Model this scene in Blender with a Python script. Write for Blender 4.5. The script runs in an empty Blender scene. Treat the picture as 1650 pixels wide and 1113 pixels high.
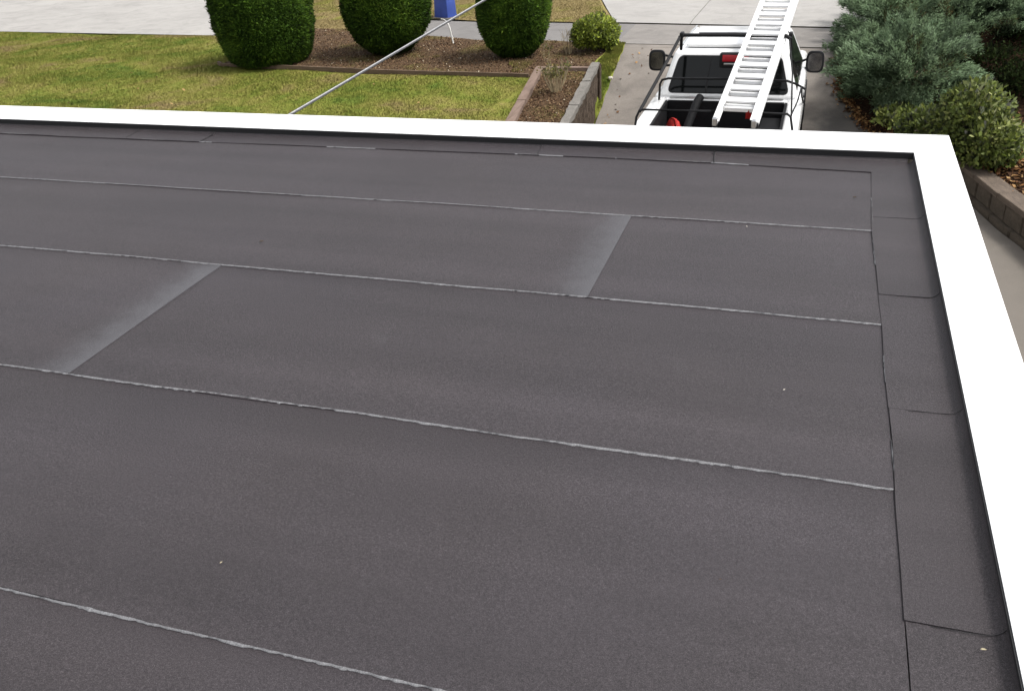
import bpy, bmesh, math, random
import numpy as np
from mathutils import Vector, Matrix

# ------------------------------------------------------------------ camera, world, sun, exposure
SC = bpy.context.scene
COL = SC.collection
cam_d = bpy.data.cameras.new("camera")
cam = bpy.data.objects.new("camera", cam_d)
COL.objects.link(cam)
yaw, pit, roll = -0.342926, 0.509529, 0.0644157
fw = Vector((math.sin(yaw) * math.cos(pit), math.cos(yaw) * math.cos(pit), -math.sin(pit)))
rt = Vector((math.cos(yaw), -math.sin(yaw), 0))
dn = fw.cross(rt)
r2 = rt * math.cos(roll) + dn * math.sin(roll)
d2 = -rt * math.sin(roll) + dn * math.cos(roll)
M = Matrix((r2, -d2, -fw)).transposed().to_4x4()
M.translation = (0, 0, 4.3)
cam.matrix_world = M
cam_d.sensor_width = 36
cam_d.lens = 31.526
cam_d.clip_start = 0.05
cam_d.clip_end = 2000
SC.camera = cam

SUN_EL, SUN_AZ = math.radians(57), math.radians(82)      # azimuth from +Y towards +X
world = bpy.data.worlds.new("World")
SC.world = world
world.use_nodes = True
wn, wl = world.node_tree.nodes, world.node_tree.links
sky = wn.new('ShaderNodeTexSky')
sky.sky_type = 'NISHITA'
sky.sun_disc = False
sky.sun_elevation = SUN_EL
sky.sun_rotation = SUN_AZ
sky.dust_density = 3.0
hs = wn.new('ShaderNodeHueSaturation')
hs.inputs['Saturation'].default_value = 0.15              # overcast: a pale, nearly grey sky
wl.new(sky.outputs[0], hs.inputs['Color'])
wl.new(hs.outputs[0], wn['Background'].inputs['Color'])
wn['Background'].inputs['Strength'].default_value = 0.13

sd = bpy.data.lights.new("sun", 'SUN')
sd.energy = 1.3
sd.angle = math.radians(14)
sd.color = (1.0, 0.965, 0.91)
sun = bpy.data.objects.new("sun", sd)
COL.objects.link(sun)
sv = Vector((math.sin(SUN_AZ) * math.cos(SUN_EL), math.cos(SUN_AZ) * math.cos(SUN_EL), math.sin(SUN_EL)))
sun.rotation_euler = sv.to_track_quat('Z', 'Y').to_euler()
sun.location = (0, 0, 30)

SC.view_settings.view_transform = 'Standard'
SC.view_settings.look = 'None'
SC.view_settings.gamma = 1
SC.view_settings.use_curve_mapping = False
SC.view_settings.exposure = 1.25

# ------------------------------------------------------------------ helpers
RNG = np.random.default_rng(7)
random.seed(7)


def tag(o, label=None, cat=None, group=None, kind=None):
    if label: o['label'] = label
    if cat: o['category'] = cat
    if group: o['group'] = group
    if kind: o['kind'] = kind
    return o


def empty(name, loc, label, cat, group=None):
    o = bpy.data.objects.new(name, None)
    o.empty_display_size = 0.2
    o.location = loc
    COL.objects.link(o)
    return tag(o, label, cat, group)


def root_loc(p):
    v = Vector((0, 0, 0))
    while p is not None:
        v += p.location
        p = p.parent
    return v


def link_mesh(me, name, parent=None, mats=(), smooth=None):
    o = bpy.data.objects.new(name, me)
    COL.objects.link(o)
    for m in mats:
        me.materials.append(m)
    if parent is not None:
        off = root_loc(parent)
        me.transform(Matrix.Translation(-off))
        o.parent = parent
    if smooth is not None:
        for p in me.polygons:
            p.use_smooth = True
        if smooth < 180:
            me.set_sharp_from_angle(angle=math.radians(smooth))
    return o


class MB:
    """collects world-space shapes and links them as ONE mesh object"""
    def __init__(self):
        self.bm = bmesh.new()

    def box(self, c, s, bevel=0.0, seg=2, rot=None, taper=None):
        r = bmesh.ops.create_cube(self.bm, size=1.0)
        vs = r['verts']
        for v in vs:
            v.co.x *= s[0]; v.co.y *= s[1]; v.co.z *= s[2]
            if taper and v.co.z > 0:
                v.co.x *= taper[0]; v.co.y *= taper[1]
        if bevel > 0:
            es = list({e for v in vs for e in v.link_edges})
            rr = bmesh.ops.bevel(self.bm, geom=es, offset=bevel, segments=seg, profile=0.5, affect='EDGES')
            vs = list({v for f in rr['faces'] for v in f.verts} | {v for v in vs if v.is_valid})
        for v in vs:
            if rot is not None:
                v.co = rot @ v.co
            v.co += Vector(c)
        return vs

    def hexa(self, P, bevel=0.0, seg=2):
        """P: 8 points, 4 bottom then 4 top, both anticlockwise seen from above"""
        vs = [self.bm.verts.new(p) for p in P]
        F = [(3, 2, 1, 0), (4, 5, 6, 7), (0, 1, 5, 4), (1, 2, 6, 5), (2, 3, 7, 6), (3, 0, 4, 7)]
        for f in F:
            self.bm.faces.new([vs[i] for i in f])
        if bevel > 0:
            es = list({e for v in vs for e in v.link_edges})
            bmesh.ops.bevel(self.bm, geom=es, offset=bevel, segments=seg, profile=0.5, affect='EDGES')

    def tube(self, pts, r, n=8, r1=None):
        pts = [Vector(p) for p in pts]
        rings = []
        N = len(pts)
        ref = None
        for i, p in enumerate(pts):
            if i == 0: t = pts[1] - p
            elif i == N - 1: t = p - pts[-2]
            else: t = (pts[i + 1] - p).normalized() + (p - pts[i - 1]).normalized()
            t.normalize()
            if ref is None:
                ref = Vector((0, 0, 1)) if abs(t.z) < 0.9 else Vector((1, 0, 0))
            a = t.cross(ref).normalized()
            b = t.cross(a)
            ref = b.cross(t) if False else ref
            rr = r if r1 is None else r + (r1 - r) * i / (N - 1)
            rings.append([self.bm.verts.new(p + (a * math.cos(2 * math.pi * k / n) + b * math.sin(2 * math.pi * k / n)) * rr) for k in range(n)])
        for i in range(N - 1):
            for k in range(n):
                self.bm.faces.new((rings[i][k], rings[i][(k + 1) % n], rings[i + 1][(k + 1) % n], rings[i + 1][k]))
        self.bm.faces.new(rings[0][::-1]); self.bm.faces.new(rings[-1])

    def prism(self, outline, d):
        """closed planar outline (3D points) extruded by vector d"""
        a = [self.bm.verts.new(p) for p in outline]
        b = [self.bm.verts.new(Vector(p) + Vector(d)) for p in outline]
        n = len(a)
        self.bm.faces.new(a[::-1]); self.bm.faces.new(b)
        for i in range(n):
            self.bm.faces.new((a[i], a[(i + 1) % n], b[(i + 1) % n], b[i]))

    def lathe(self, c, prof, axis='X', n=24):
        """prof: (offset along axis, radius)"""
        rings = []
        for (o, r) in prof:
            ring = []
            for k in range(n):
                a = 2 * math.pi * k / n
                u, w = r * math.cos(a), r * math.sin(a)
                p = {'X': (o, u, w), 'Y': (u, o, w), 'Z': (u, w, o)}[axis]
                ring.append(self.bm.verts.new(Vector(c) + Vector(p)))
            rings.append(ring)
        for i in range(len(rings) - 1):
            for k in range(n):
                self.bm.faces.new((rings[i][k], rings[i][(k + 1) % n], rings[i + 1][(k + 1) % n], rings[i + 1][k]))
        self.bm.faces.new(rings[0][::-1]); self.bm.faces.new(rings[-1])

    def build(self, name, mat, parent=None, smooth=None):
        bmesh.ops.recalc_face_normals(self.bm, faces=self.bm.faces)
        me = bpy.data.meshes.new(name)
        self.bm.to_mesh(me)
        self.bm.free()
        return link_mesh(me, name, parent, [mat], smooth)


def np_mesh(name, V, F, mat, parent=None, tint=None, smooth=None, grow=None):
    """V (n,3), F (m,3 or 4) numpy arrays, tint per vertex"""
    V = np.asarray(V, np.float32)
    F = np.asarray(F, np.int32)
    me = bpy.data.meshes.new(name)
    me.vertices.add(len(V))
    me.vertices.foreach_set('co', V.ravel())
    k = F.shape[1]
    me.loops.add(F.size)
    me.loops.foreach_set('vertex_index', F.ravel())
    me.polygons.add(len(F))
    me.polygons.foreach_set('loop_start', np.arange(0, F.size, k, dtype=np.int32))
    me.update(calc_edges=True)
    me.validate()
    if tint is not None:
        a = me.attributes.new('tint', 'FLOAT', 'POINT')
        a.data.foreach_set('value', np.asarray(tint, np.float32))
    if grow is not None:
        a = me.attributes.new('grow', 'FLOAT_VECTOR', 'POINT')
        a.data.foreach_set('vector', np.asarray(grow, np.float32).ravel())
    return link_mesh(me, name, parent, [mat], smooth)


def lump(P, f, seed=0, oct=3):
    """cheap vector noise in about -1..1"""
    r = np.random.default_rng(seed)
    out = np.zeros(len(P))
    amp = 1.0
    for o in range(oct):
        for _ in range(4):
            k = r.normal(size=P.shape[1]); k /= np.linalg.norm(k)
            out += amp * np.sin(P @ (k * f * (2 ** o) * r.uniform(.7, 1.3)) + r.uniform(0, 6.28)) / 4
        amp *= .55
    return out


def interp(tab):
    xs = [a for a, b in tab]; ys = [b for a, b in tab]
    return lambda v: np.interp(v, xs, ys)


# ------------------------------------------------------------------ materials
class NT:
    def __init__(self, name, rough=0.7, spec=0.5, metal=0.0):
        self.m = bpy.data.materials.new(name)
        self.m.use_nodes = True
        self.n = self.m.node_tree.nodes
        self.l = self.m.node_tree.links
        self.b = self.n['Principled BSDF']
        self.b.inputs['Roughness'].default_value = rough
        self.b.inputs['Specular IOR Level'].default_value = spec
        self.b.inputs['Metallic'].default_value = metal
        self.tc = self.n.new('ShaderNodeTexCoord')

    def noise(self, scale, detail=4, rough=.55, mapscale=None, coord='Object', dist=0):
        t = self.n.new('ShaderNodeTexNoise')
        t.inputs['Scale'].default_value = scale
        t.inputs['Detail'].default_value = detail
        t.inputs['Roughness'].default_value = rough
        t.inputs['Distortion'].default_value = dist
        src = self.tc.outputs[coord]
        if mapscale:
            mp = self.n.new('ShaderNodeMapping')
            mp.inputs['Scale'].default_value = mapscale
            self.l.new(src, mp.inputs[0]); src = mp.outputs[0]
        self.l.new(src, t.inputs['Vector'])
        return t.outputs['Fac']

    def ramp(self, fac, stops):
        r = self.n.new('ShaderNodeValToRGB')
        e = r.color_ramp.elements
        while len(e) < len(stops): e.new(0.5)
        for i, (p, c) in enumerate(stops):
            e[i].position = p
            e[i].color = (c, c, c, 1) if isinstance(c, (int, float)) else (*c, 1)
        self.l.new(fac, r.inputs[0])
        return r.outputs[0]

    def mix(self, a, b, fac, mode='MIX'):
        x = self.n.new('ShaderNodeMix')
        x.data_type = 'RGBA'; x.blend_type = mode
        for s, v in ((x.inputs[6], a), (x.inputs[7], b)):
            if isinstance(v, tuple): s.default_value = (*v, 1)
            else: self.l.new(v, s)
        if isinstance(fac, (int, float)): x.inputs[0].default_value = fac
        else: self.l.new(fac, x.inputs[0])
        return x.outputs[2]

    def math(self, op, a, b=None):
        x = self.n.new('ShaderNodeMath'); x.operation = op
        for s, v in ((x.inputs[0], a), (x.inputs[1], b)):
            if v is None: continue
            if isinstance(v, (int, float)): s.default_value = v
            else: self.l.new(v, s)
        return x.outputs[0]

    def attr(self, name='tint'):
        a = self.n.new('ShaderNodeAttribute'); a.attribute_name = name
        return a.outputs['Fac']

    def color(self, c):
        if isinstance(c, tuple): self.b.inputs['Base Color'].default_value = (*c, 1)
        else: self.l.new(c, self.b.inputs['Base Color'])
        return self

    def rough(self, f):
        self.l.new(f, self.b.inputs['Roughness'])

    def foliage(self, trans=.3, up=False):
        if up:
            c = self.n.new('ShaderNodeCombineXYZ'); c.inputs[2].default_value = 1
            src = c.outputs[0]
        else:
            a = self.n.new('ShaderNodeAttribute'); a.attribute_name = 'grow'
            src = a.outputs['Vector']
        self.l.new(src, self.b.inputs['Normal'])
        tr = self.n.new('ShaderNodeBsdfTranslucent')
        col = self.b.inputs['Base Color'].links[0].from_socket
        self.l.new(col, tr.inputs['Color'])
        ms = self.n.new('ShaderNodeMixShader'); ms.inputs[0].default_value = trans
        self.l.new(self.b.outputs[0], ms.inputs[1]); self.l.new(tr.outputs[0], ms.inputs[2])
        self.l.new(ms.outputs[0], self.n['Material Output'].inputs['Surface'])
        return self

    def bump(self, h, strength=.4, dist=.01):
        b = self.n.new('ShaderNodeBump')
        b.inputs['Strength'].default_value = strength
        b.inputs['Distance'].default_value = dist
        self.l.new(h, b.inputs['Height'])
        self.l.new(b.outputs[0], self.b.inputs['Normal'])
        return self


def plain(name, c, rough=.6, spec=.5, metal=0, var=.12, scale=9, bump=0, bscale=60):
    t = NT(name, rough, spec, metal)
    lo = tuple(x * (1 - var) for x in c); hi = tuple(min(1, x * (1 + var)) for x in c)
    t.color(t.ramp(t.noise(scale, 5), [(.3, lo), (.7, hi)]))
    if bump: t.bump(t.noise(bscale, 4), bump, .01)
    return t.m


def membrane(name, lap=False, tone=1.0):
    t = NT(name, .58, .26)
    g = t.noise(420, 3, .7)                                        # mineral granules
    g2 = t.noise(140, 3, .6)
    base = t.ramp(g, [(.33, (.0125, .0108, .0118)), (.5, (.0300, .0260, .0282)), (.68, (.066, .0575, .0625))])
    blot = t.ramp(g2, [(.3, .70), (.7, 1.31)])
    c = t.mix(base, blot, 1.0, 'MULTIPLY')
    big = t.ramp(t.noise(1.1, 4, .6), [(.25, .88), (.75, 1.12)])
    c = t.mix(c, big, 1.0, 'MULTIPLY')
    band = t.ramp(t.noise(2.2, 3, .5, (.10, 2.0, 1)), [(.3, .84), (.7, 1.16)])   # streaks along the roll
    c = t.mix(c, band, 1.0, 'MULTIPLY')
    warm = t.ramp(t.noise(.9, 3), [(.35, (1.0, .98, 1.02)), (.7, (1.02, .98, .97))])
    c = t.mix(c, warm, .8, 'MULTIPLY')
    sc = t.ramp(t.noise(5.0, 2, .4, (1, .5, 1)), [(.73, 0.0), (.84, .16)])            # faint scuffs
    c = t.mix(c, (.13, .13, .135), t.mix(sc, t.ramp(g2, [(.35, 0.0), (.65, 1.0)]), 1.0, 'MULTIPLY'))
    if tone != 1.0: c = t.mix(c, (tone, tone, tone), 1.0, 'MULTIPLY')
    if lap:                                                         # paler band fading in towards the end lap
        sx = t.n.new('ShaderNodeSeparateXYZ'); t.l.new(t.tc.outputs['Object'], sx.inputs[0])
        wob = t.math('MULTIPLY', t.math('SUBTRACT', t.noise(11, 5, .7), .5), .22)
        x = t.math('ADD', sx.outputs[0], wob)
        mask = t.ramp(t.math('ADD', t.math('MULTIPLY', x, 4.6), 1.0), [(.0, 0.0), (.35, .15), (.72, .58), (1.0, .80)])
        spk = t.ramp(g, [(.3, .55), (.65, 1.0)])
        c = t.mix(c, t.mix((.044, .044, .049), (.125, .125, .136), g), t.mix(mask, spk, 1.0, 'MULTIPLY'))
    t.color(c)
    t.bump(t.math('ADD', g, t.math('MULTIPLY', g2, .8)), .55, .004)
    return t.m


M_mem = membrane('roof_membrane')
M_lap = membrane('roof_membrane_lap', True)
M_upst = membrane('roof_membrane_upstand', tone=.95)
t = NT('seam_bitumen', .55, .5)
gg = t.noise(300, 3, .7)
t.color(t.ramp(gg, [(.3, (.07, .07, .073)), (.5, (.145, .145, .152)), (.7, (.24, .24, .25))])).bump(gg, .6, .004)
M_bead = t.m
M_black = plain('bitumen_and_shade_black', (.009, .009, .010), .55, .4)
t = NT('white_coated_metal', .38, .5)
t.color(t.mix((.80, .80, .80), (.74, .74, .73), t.ramp(t.noise(3, 5, .6), [(.45, 0.0), (.8, .5)])))
M_cap = t.m
M_wall = plain('render_wall', (.62, .60, .56), .8, .3, bump=.2)

LG = ((.090, .135, .022), (.150, .170, .031), (.205, .195, .048), (.215, .165, .072))


def lawn_col(t, attr=True, shift=0.0):
    n = t.noise(.55, 5, .62, coord='Object', dist=.6)
    n2 = t.noise(2.6, 4, .6, (1, .55, 1))
    f = t.math('ADD', t.math('MULTIPLY', n, .68), t.math('MULTIPLY', n2, .34))
    f = t.math('ADD', f, shift)
    c = t.ramp(f, [(.37, LG[0]), (.47, LG[1]), (.56, LG[2]), (.66, LG[3])])
    if attr:
        k = t.ramp(t.attr(), [(0, .78), (1, 1.22)])
    else:
        k = t.ramp(t.noise(120, 3, .7), [(.3, .6), (.7, 1.3)])
    return t.mix(c, k, 1.0, 'MULTIPLY')


def lawn_mat(name, attr, shift):
    t = NT(name, .8, .05)
    t.color(lawn_col(t, attr, shift))
    if not attr: t.bump(t.noise(80, 4, .7), .5, .02)
    else: t.foliage(.2, True)
    return t.m


M_lawn, M_blade = lawn_mat('lawn_turf', False, 0), lawn_mat('grass_blades', True, 0)
M_verge, M_vblade = lawn_mat('dry_turf', False, .16), lawn_mat('dry_grass_blades', True, .16)
t = NT('ground_earth', .9, .2); t.color(t.ramp(t.noise(.3, 5), [(.3, (.05, .06, .02)), (.7, (.09, .075, .04))])); M_ground = t.m

t = NT('bark_mulch', .9, .05)
n1 = t.noise(26, 5, .75); n2 = t.noise(1.1, 4, .6)
c = t.ramp(n1, [(.28, (.026, .016, .010)), (.45, (.074, .047, .029)), (.58, (.115, .076, .046)), (.74, (.20, .14, .08))])
moss = t.ramp(n1, [(.3, (.05, .042, .014)), (.5, (.12, .105, .03)), (.7, (.20, .165, .06))])
c = t.mix(c, moss, t.ramp(n2, [(.50, 0.0), (.66, .75)]))
t.color(c).bump(n1, .9, .03)
M_mulch = t.m
t = NT('bark_chips', .85, .06)
t.color(t.ramp(t.attr(), [(0, (.024, .013, .008)), (.4, (.085, .048, .028)), (.75, (.15, .094, .053)), (.93, (.27, .19, .105)), (1, (.42, .36, .26))]))
M_chip = t.m
t = NT('leaf_litter', .8, .1)
t.color(t.ramp(t.attr(), [(0, (.03, .016, .009)), (.4, (.09, .042, .019)), (.75, (.19, .092, .036)), (1, (.32, .20, .09))]))
M_litter = t.m


def concrete(name, c, var=.10, stain=.2, sc=1.0, gr=.3):
    t = NT(name, .85, .3)
    a = t.ramp(t.noise(.7 * sc, 5, .6), [(.3, tuple(x * (1 - var) for x in c)), (.7, tuple(x * (1 + var) for x in c))])
    s = t.ramp(t.noise(2.3 * sc, 6, .65, dist=1.0), [(.30, 1 - stain), (.55, 1.0)])
    a = t.mix(a, s, 1.0, 'MULTIPLY')
    f = t.noise(90, 3, .7)
    a = t.mix(a, t.ramp(f, [(.3, 1 - gr), (.7, 1 + gr * .6)]), 1.0, 'MULTIPLY')
    t.color(a).bump(f, .3, .004)
    return t.m


def add_dark_patch(m, c, rad, col):
    t = NT.__new__(NT); t.m = m; t.n = m.node_tree.nodes; t.l = m.node_tree.links; t.b = t.n['Principled BSDF']
    t.tc = t.n.new('ShaderNodeTexCoord')
    mp = t.n.new('ShaderNodeMapping'); mp.vector_type = 'POINT'
    mp.inputs['Location'].default_value = (-c[0] / rad[0], -c[1] / rad[1], 0)
    mp.inputs['Scale'].default_value = (1 / rad[0], 1 / rad[1], 0)
    t.l.new(t.tc.outputs['Object'], mp.inputs[0])
    ln = t.n.new('ShaderNodeVectorMath'); ln.operation = 'LENGTH'; t.l.new(mp.outputs[0], ln.inputs[0])
    d = t.math('ADD', ln.outputs['Value'], t.math('MULTIPLY', t.math('SUBTRACT', t.noise(4, 5, .6), .5), 1.1))
    k = t.ramp(d, [(.45, 1.0), (1.0, 0.0)])
    old = t.b.inputs['Base Color'].links[0].from_socket
    t.color(t.mix(old, col, t.math('MULTIPLY', k, .8)))


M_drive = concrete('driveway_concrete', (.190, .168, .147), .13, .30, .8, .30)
add_dark_patch(M_drive, (1.9, 8.0), (2.6, 5.5), (.120, .106, .090))  # broad darker tone on the side drive
add_dark_patch(M_drive, (.50, 15.05), (.55, 1.0), (.055, .052, .05))  # the shrub's shadow painted into the concrete colour
M_path = concrete('path_concrete', (.165, .156, .149), .12, .2)
M_cross = concrete('crossing_concrete', (.200, .185, .170), .12, .25)
M_apron = concrete('pale_concrete', (.300, .287, .270), .07, .20, .8, .16)
M_street = concrete('street_asphalt', (.10, .10, .10), .1, .1)
M_joint = plain('joint_shadow_gap', (.03, .027, .024), .9)
M_kerbst = concrete('planter_stone', (.168, .155, .138), .14, .35, 3, .35)
t = NT('rough_wall_face', .9, .2)
n1 = t.noise(7, 6, .72, (1, 1, 1), dist=1.2)
t.color(t.ramp(n1, [(.28, (.016, .010, .006)), (.45, (.050, .034, .023)), (.6, (.09, .066, .047)), (.78, (.16, .13, .105))])).bump(n1, 1.0, .05)
M_rough = t.m
t = NT('brown_timber', .8, .3)
n1 = t.noise(14, 5, .65, (1, .12, 1))
t.color(t.ramp(n1, [(.3, (.12, .080, .060)), (.7, (.20, .142, .112))])).bump(n1, .5, .01)
M_timber = t.m
t = NT('edging_timber', .85, .3)
n1 = t.noise(16, 5, .65, (.15, 1, 1))
t.color(t.ramp(n1, [(.3, (.07, .046, .029)), (.7, (.14, .096, .064))])).bump(n1, .5, .01)
M_edge = t.m
M_block = concrete('wall_block', (.088, .070, .052), .25, .4, 4, .4)
M_capst = concrete('wall_capstone', (.125, .096, .073), .25, .4, 4, .4)


def leafmat(name, stops, rough=.6, spec=.3, nz=2.0, var=.35, trans=.0):
    t = NT(name, rough, spec)
    c = t.ramp(t.attr(), stops)
    k = t.ramp(t.noise(nz, 4, .6), [(.3, 1 - var), (.7, 1 + var)])
    t.color(t.mix(c, k, 1.0, 'MULTIPLY'))
    t.foliage(.25)
    return t.m


M_conifer = leafmat('clipped_conifer_foliage', [(0, (.018, .038, .005)), (.40, (.050, .106, .011)), (.8, (.102, .188, .018)), (.97, (.18, .27, .032)), (1, (.17, .10, .045))], .7, .12, nz=3, var=.2)
M_light = leafmat('light_green_foliage', [(0, (.045, .075, .008)), (.4, (.13, .18, .016)), (.8, (.24, .30, .026)), (1, (.36, .40, .05))], nz=4)
M_juni = leafmat('blue_green_juniper_foliage', [(0, (.080, .058, .024)), (.12, (.075, .105, .044)), (.5, (.142, .215, .112)), (.85, (.22, .305, .178)), (1, (.29, .37, .24))], .7, .12, nz=1.2, var=.22)
M_rhodo = leafmat('glossy_leaf_foliage', [(0, (.022, .032, .006)), (.35, (.062, .088, .014)), (.75, (.125, .160, .028)), (.95, (.21, .24, .05)), (1, (.30, .32, .11))], .55, .25, nz=3, var=.2)
M_yellow = leafmat('yellow_green_foliage', [(0, (.03, .04, .005)), (.5, (.12, .14, .01)), (1, (.26, .24, .02))], nz=3)
M_dark = leafmat('shade_black_foliage', [(0, (.006, .009, .003)), (.6, (.014, .022, .007)), (1, (.032, .048, .014))], .8, .03, nz=2)  # leaf colour near black, standing for deep shade below the juniper
M_twig = plain('pale_twig', (.30, .24, .15), .8, .2, var=.3, scale=20)
M_bark = plain('brown_bark', (.07, .05, .035), .9, .2, var=.3, bump=.5)
M_sleaf = leafmat('sparse_shrub_leaf', [(0, (.05, .06, .012)), (.6, (.12, .13, .02)), (1, (.20, .16, .03))], nz=6)

t = NT('white_car_paint', .22, .5)
t.b.inputs['Coat Weight'].default_value = .4
t.color(t.mix((.78, .78, .78), (.62, .61, .585), t.ramp(t.noise(2.2, 5, .65), [(.5, 0.0), (.85, .6)])))
M_paint = t.m
M_glass = plain('dark_tinted_glass', (.003, .0035, .0035), .06, .28)
M_blk = plain('black_plastic', (.008, .008, .009), .55, .25)
M_rackm = plain('black_rack_tube', (.008, .008, .009), .6, .2)
M_liner = plain('black_bed_liner', (.006, .006, .007), .7, .2, bump=.3)
M_rub = plain('tyre_rubber', (.02, .02, .02), .8, .3)
M_chrome = plain('glint_metal', (.50, .50, .50), .3, .5, 1.0)
t = NT('mirror_face', .18, .5, .9); t.color(t.ramp(t.noise(6, 2), [(.3, (.05, .05, .055)), (.7, (.16, .155, .15))])); M_mirror = t.m
M_alu = plain('pale_aluminium', (.74, .74, .74), .42, .5, .25, var=.06)
M_redlens = plain('red_lens', (.42, .012, .022), .2, .5)
M_redcloth = plain('red_cloth', (.40, .016, .012), .7, .3, var=.25, scale=12)
M_orange = plain('amber_lens', (.5, .16, .02), .25, .5)
M_blue = plain('blue_plastic', (.035, .07, .30), .4, .5, var=.15, scale=6)
M_pipe = plain('white_plastic_pipe', (.55, .54, .51), .5)
t = NT('service_cable', .4, .5); t.color(t.ramp(t.noise(30, 3), [(.3, (.22, .22, .23)), (.7, (.34, .34, .35))])); M_cable = t.m
M_cabdk = plain('dark_cable_jacket', (.03, .03, .032), .55)
M_stone = plain('pale_stone', (.50, .47, .40), .9)
M_dryleaf = plain('dry_leaf', (.34, .30, .20), .8, .2, scale=60)

# ------------------------------------------------------------------ the ground
LZ = .70                                                           # lawn and street level


def zd(y):                                                         # driveway: dips towards the house
    u = np.clip((np.asarray(y, float) - 14.4) / 3.8, 0, 1)
    return LZ * u * u * (3 - 2 * u)


drive_l = interp([(5.4, -3.15), (12, -3.27), (14.3, -3.50), (14.8, -3.545), (16.2, -3.62), (17.2, -3.63), (19, -3.76)])
drive_r = interp([(-4, 4.3), (4, 3.6), (8, 2.95), (10.56, 2.40), (11.09, 2.21), (11.84, 2.02), (12.8, 1.72), (13.8, 1.36), (14.95, .93), (15.4, .72), (16.2, .45), (17.2, .35), (19, .33)])
joint2 = lambda x: 18.2 - .072 * (x + 3.74)
joint1 = lambda x: 20.41 - .13 * (x + 4.19)


def strip(name, us, f0, f1, nv, hf, mat, axis='Y', wob=0.0, seed=1):
    """sheet between two edge curves; us runs along the axis, nv steps across"""
    us = np.asarray(us, float)
    a = np.array([f0(u) for u in us], float); b = np.array([f1(u) for u in us], float)
    if wob:
        a = a + wob * lump(us[:, None], 5, seed); b = b + wob * lump(us[:, None], 5, seed + 9)
    tt = np.linspace(0, 1, nv + 1)
    A = a[:, None] * (1 - tt) + b[:, None] * tt
    U = np.repeat(us[:, None], nv + 1, 1)
    X, Y = (A, U) if axis == 'Y' else (U, A)
    Z = hf(X, Y)
    V = np.stack([X, Y, Z], -1).reshape(-1, 3)
    nu = len(us)
    i = np.arange(nu - 1)[:, None] * (nv + 1) + np.arange(nv)[None]
    if axis == 'Y': F = np.stack([i, i + 1, i + nv + 2, i + nv + 1], -1)
    else: F = np.stack([i, i + nv + 1, i + nv + 2, i + 1], -1)
    o = np_mesh(name, V, F.reshape(-1, 4), mat, smooth=180)
    return tag(o, kind='structure')


def bumpy(X, Y, amp=.02, f=2.0, seed=3):
    P = np.stack([np.ravel(X), np.ravel(Y)], -1)
    return (amp * lump(P, f, seed)).reshape(np.shape(X))


# terrain: one sheet to the horizon, just under every surface laid on it
def terr(X, Y):
    z = np.full(np.shape(X), LZ)
    dz = zd(Y)
    low = (X > np.where(Y < 15.6, -4.3, drive_l(np.clip(Y, 5.4, 19)) - .3)) & (Y < 18.2)
    z = np.where(low, np.minimum(z, dz), z)
    z = np.where((X > -3.3) & (Y < 5.6), np.minimum(z, 0), z)
    return z - .09


gx = np.concatenate([[-600, -200, -80, -40], np.arange(-26, 12, .5), [20, 40, 80, 200, 600]])
gy = np.concatenate([[-600, -200, -60, -20], np.arange(-8, 30, .5), [40, 60, 120, 250, 800]])
X, Y = np.meshgrid(gx, gy)
V = np.stack([X, Y, terr(X, Y)], -1).reshape(-1, 3)
i = np.arange(len(gy) - 1)[:, None] * len(gx) + np.arange(len(gx) - 1)[None]
tag(np_mesh('ground', V, np.stack([i, i + 1, i + len(gx) + 1, i + len(gx)], -1).reshape(-1, 4), M_ground, smooth=180), kind='structure')

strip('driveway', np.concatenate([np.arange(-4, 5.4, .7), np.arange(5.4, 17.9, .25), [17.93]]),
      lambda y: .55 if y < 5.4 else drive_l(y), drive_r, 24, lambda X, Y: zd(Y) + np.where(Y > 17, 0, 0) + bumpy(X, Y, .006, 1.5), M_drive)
# driveway end up to the joint, then the pavement strip, then the pale apron
DX = np.linspace(-3.74, .6, 20)
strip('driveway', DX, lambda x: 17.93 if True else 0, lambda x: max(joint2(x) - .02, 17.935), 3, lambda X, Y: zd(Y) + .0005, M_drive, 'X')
strip('footpath', np.linspace(-3.9, 7.0, 30), lambda x: joint2(x) + .02, lambda x: joint1(x) - .05, 6, lambda X, Y: np.full(X.shape, LZ + .002), M_cross, 'X')
strip('footpath', np.linspace(-9.6, -3.9, 20), interp([(-9.6, 19.15), (-8.27, 18.92), (-6.94, 18.50), (-4.64, 18.24), (-3.9, 18.22)]),
      interp([(-9.6, 20.95), (-7.69, 20.62), (-5.11, 20.42), (-3.9, 20.32)]), 6, lambda X, Y: np.full(X.shape, LZ + .001), M_path, 'X')
strip('expansion_joint', np.linspace(-3.85, 1.2, 12), lambda x: joint2(x) - .03, lambda x: joint2(x) + .03, 1, lambda X, Y: np.full(X.shape, LZ - .012), M_joint, 'X')
strip('gutter', np.linspace(-9.6, 7, 30), lambda x: joint1(x) - .06 if x > -3.9 else interp([(-9.6, 20.95), (-7.69, 20.62), (-5.11, 20.42), (-3.9, 20.32)])(x) - .0,
      lambda x: (joint1(x) if x > -3.9 else interp([(-9.6, 20.95), (-7.69, 20.62), (-5.11, 20.42), (-3.9, 20.32)])(x)) + .06, 1, lambda X, Y: np.full(X.shape, LZ - .03), M_joint, 'X')
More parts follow.
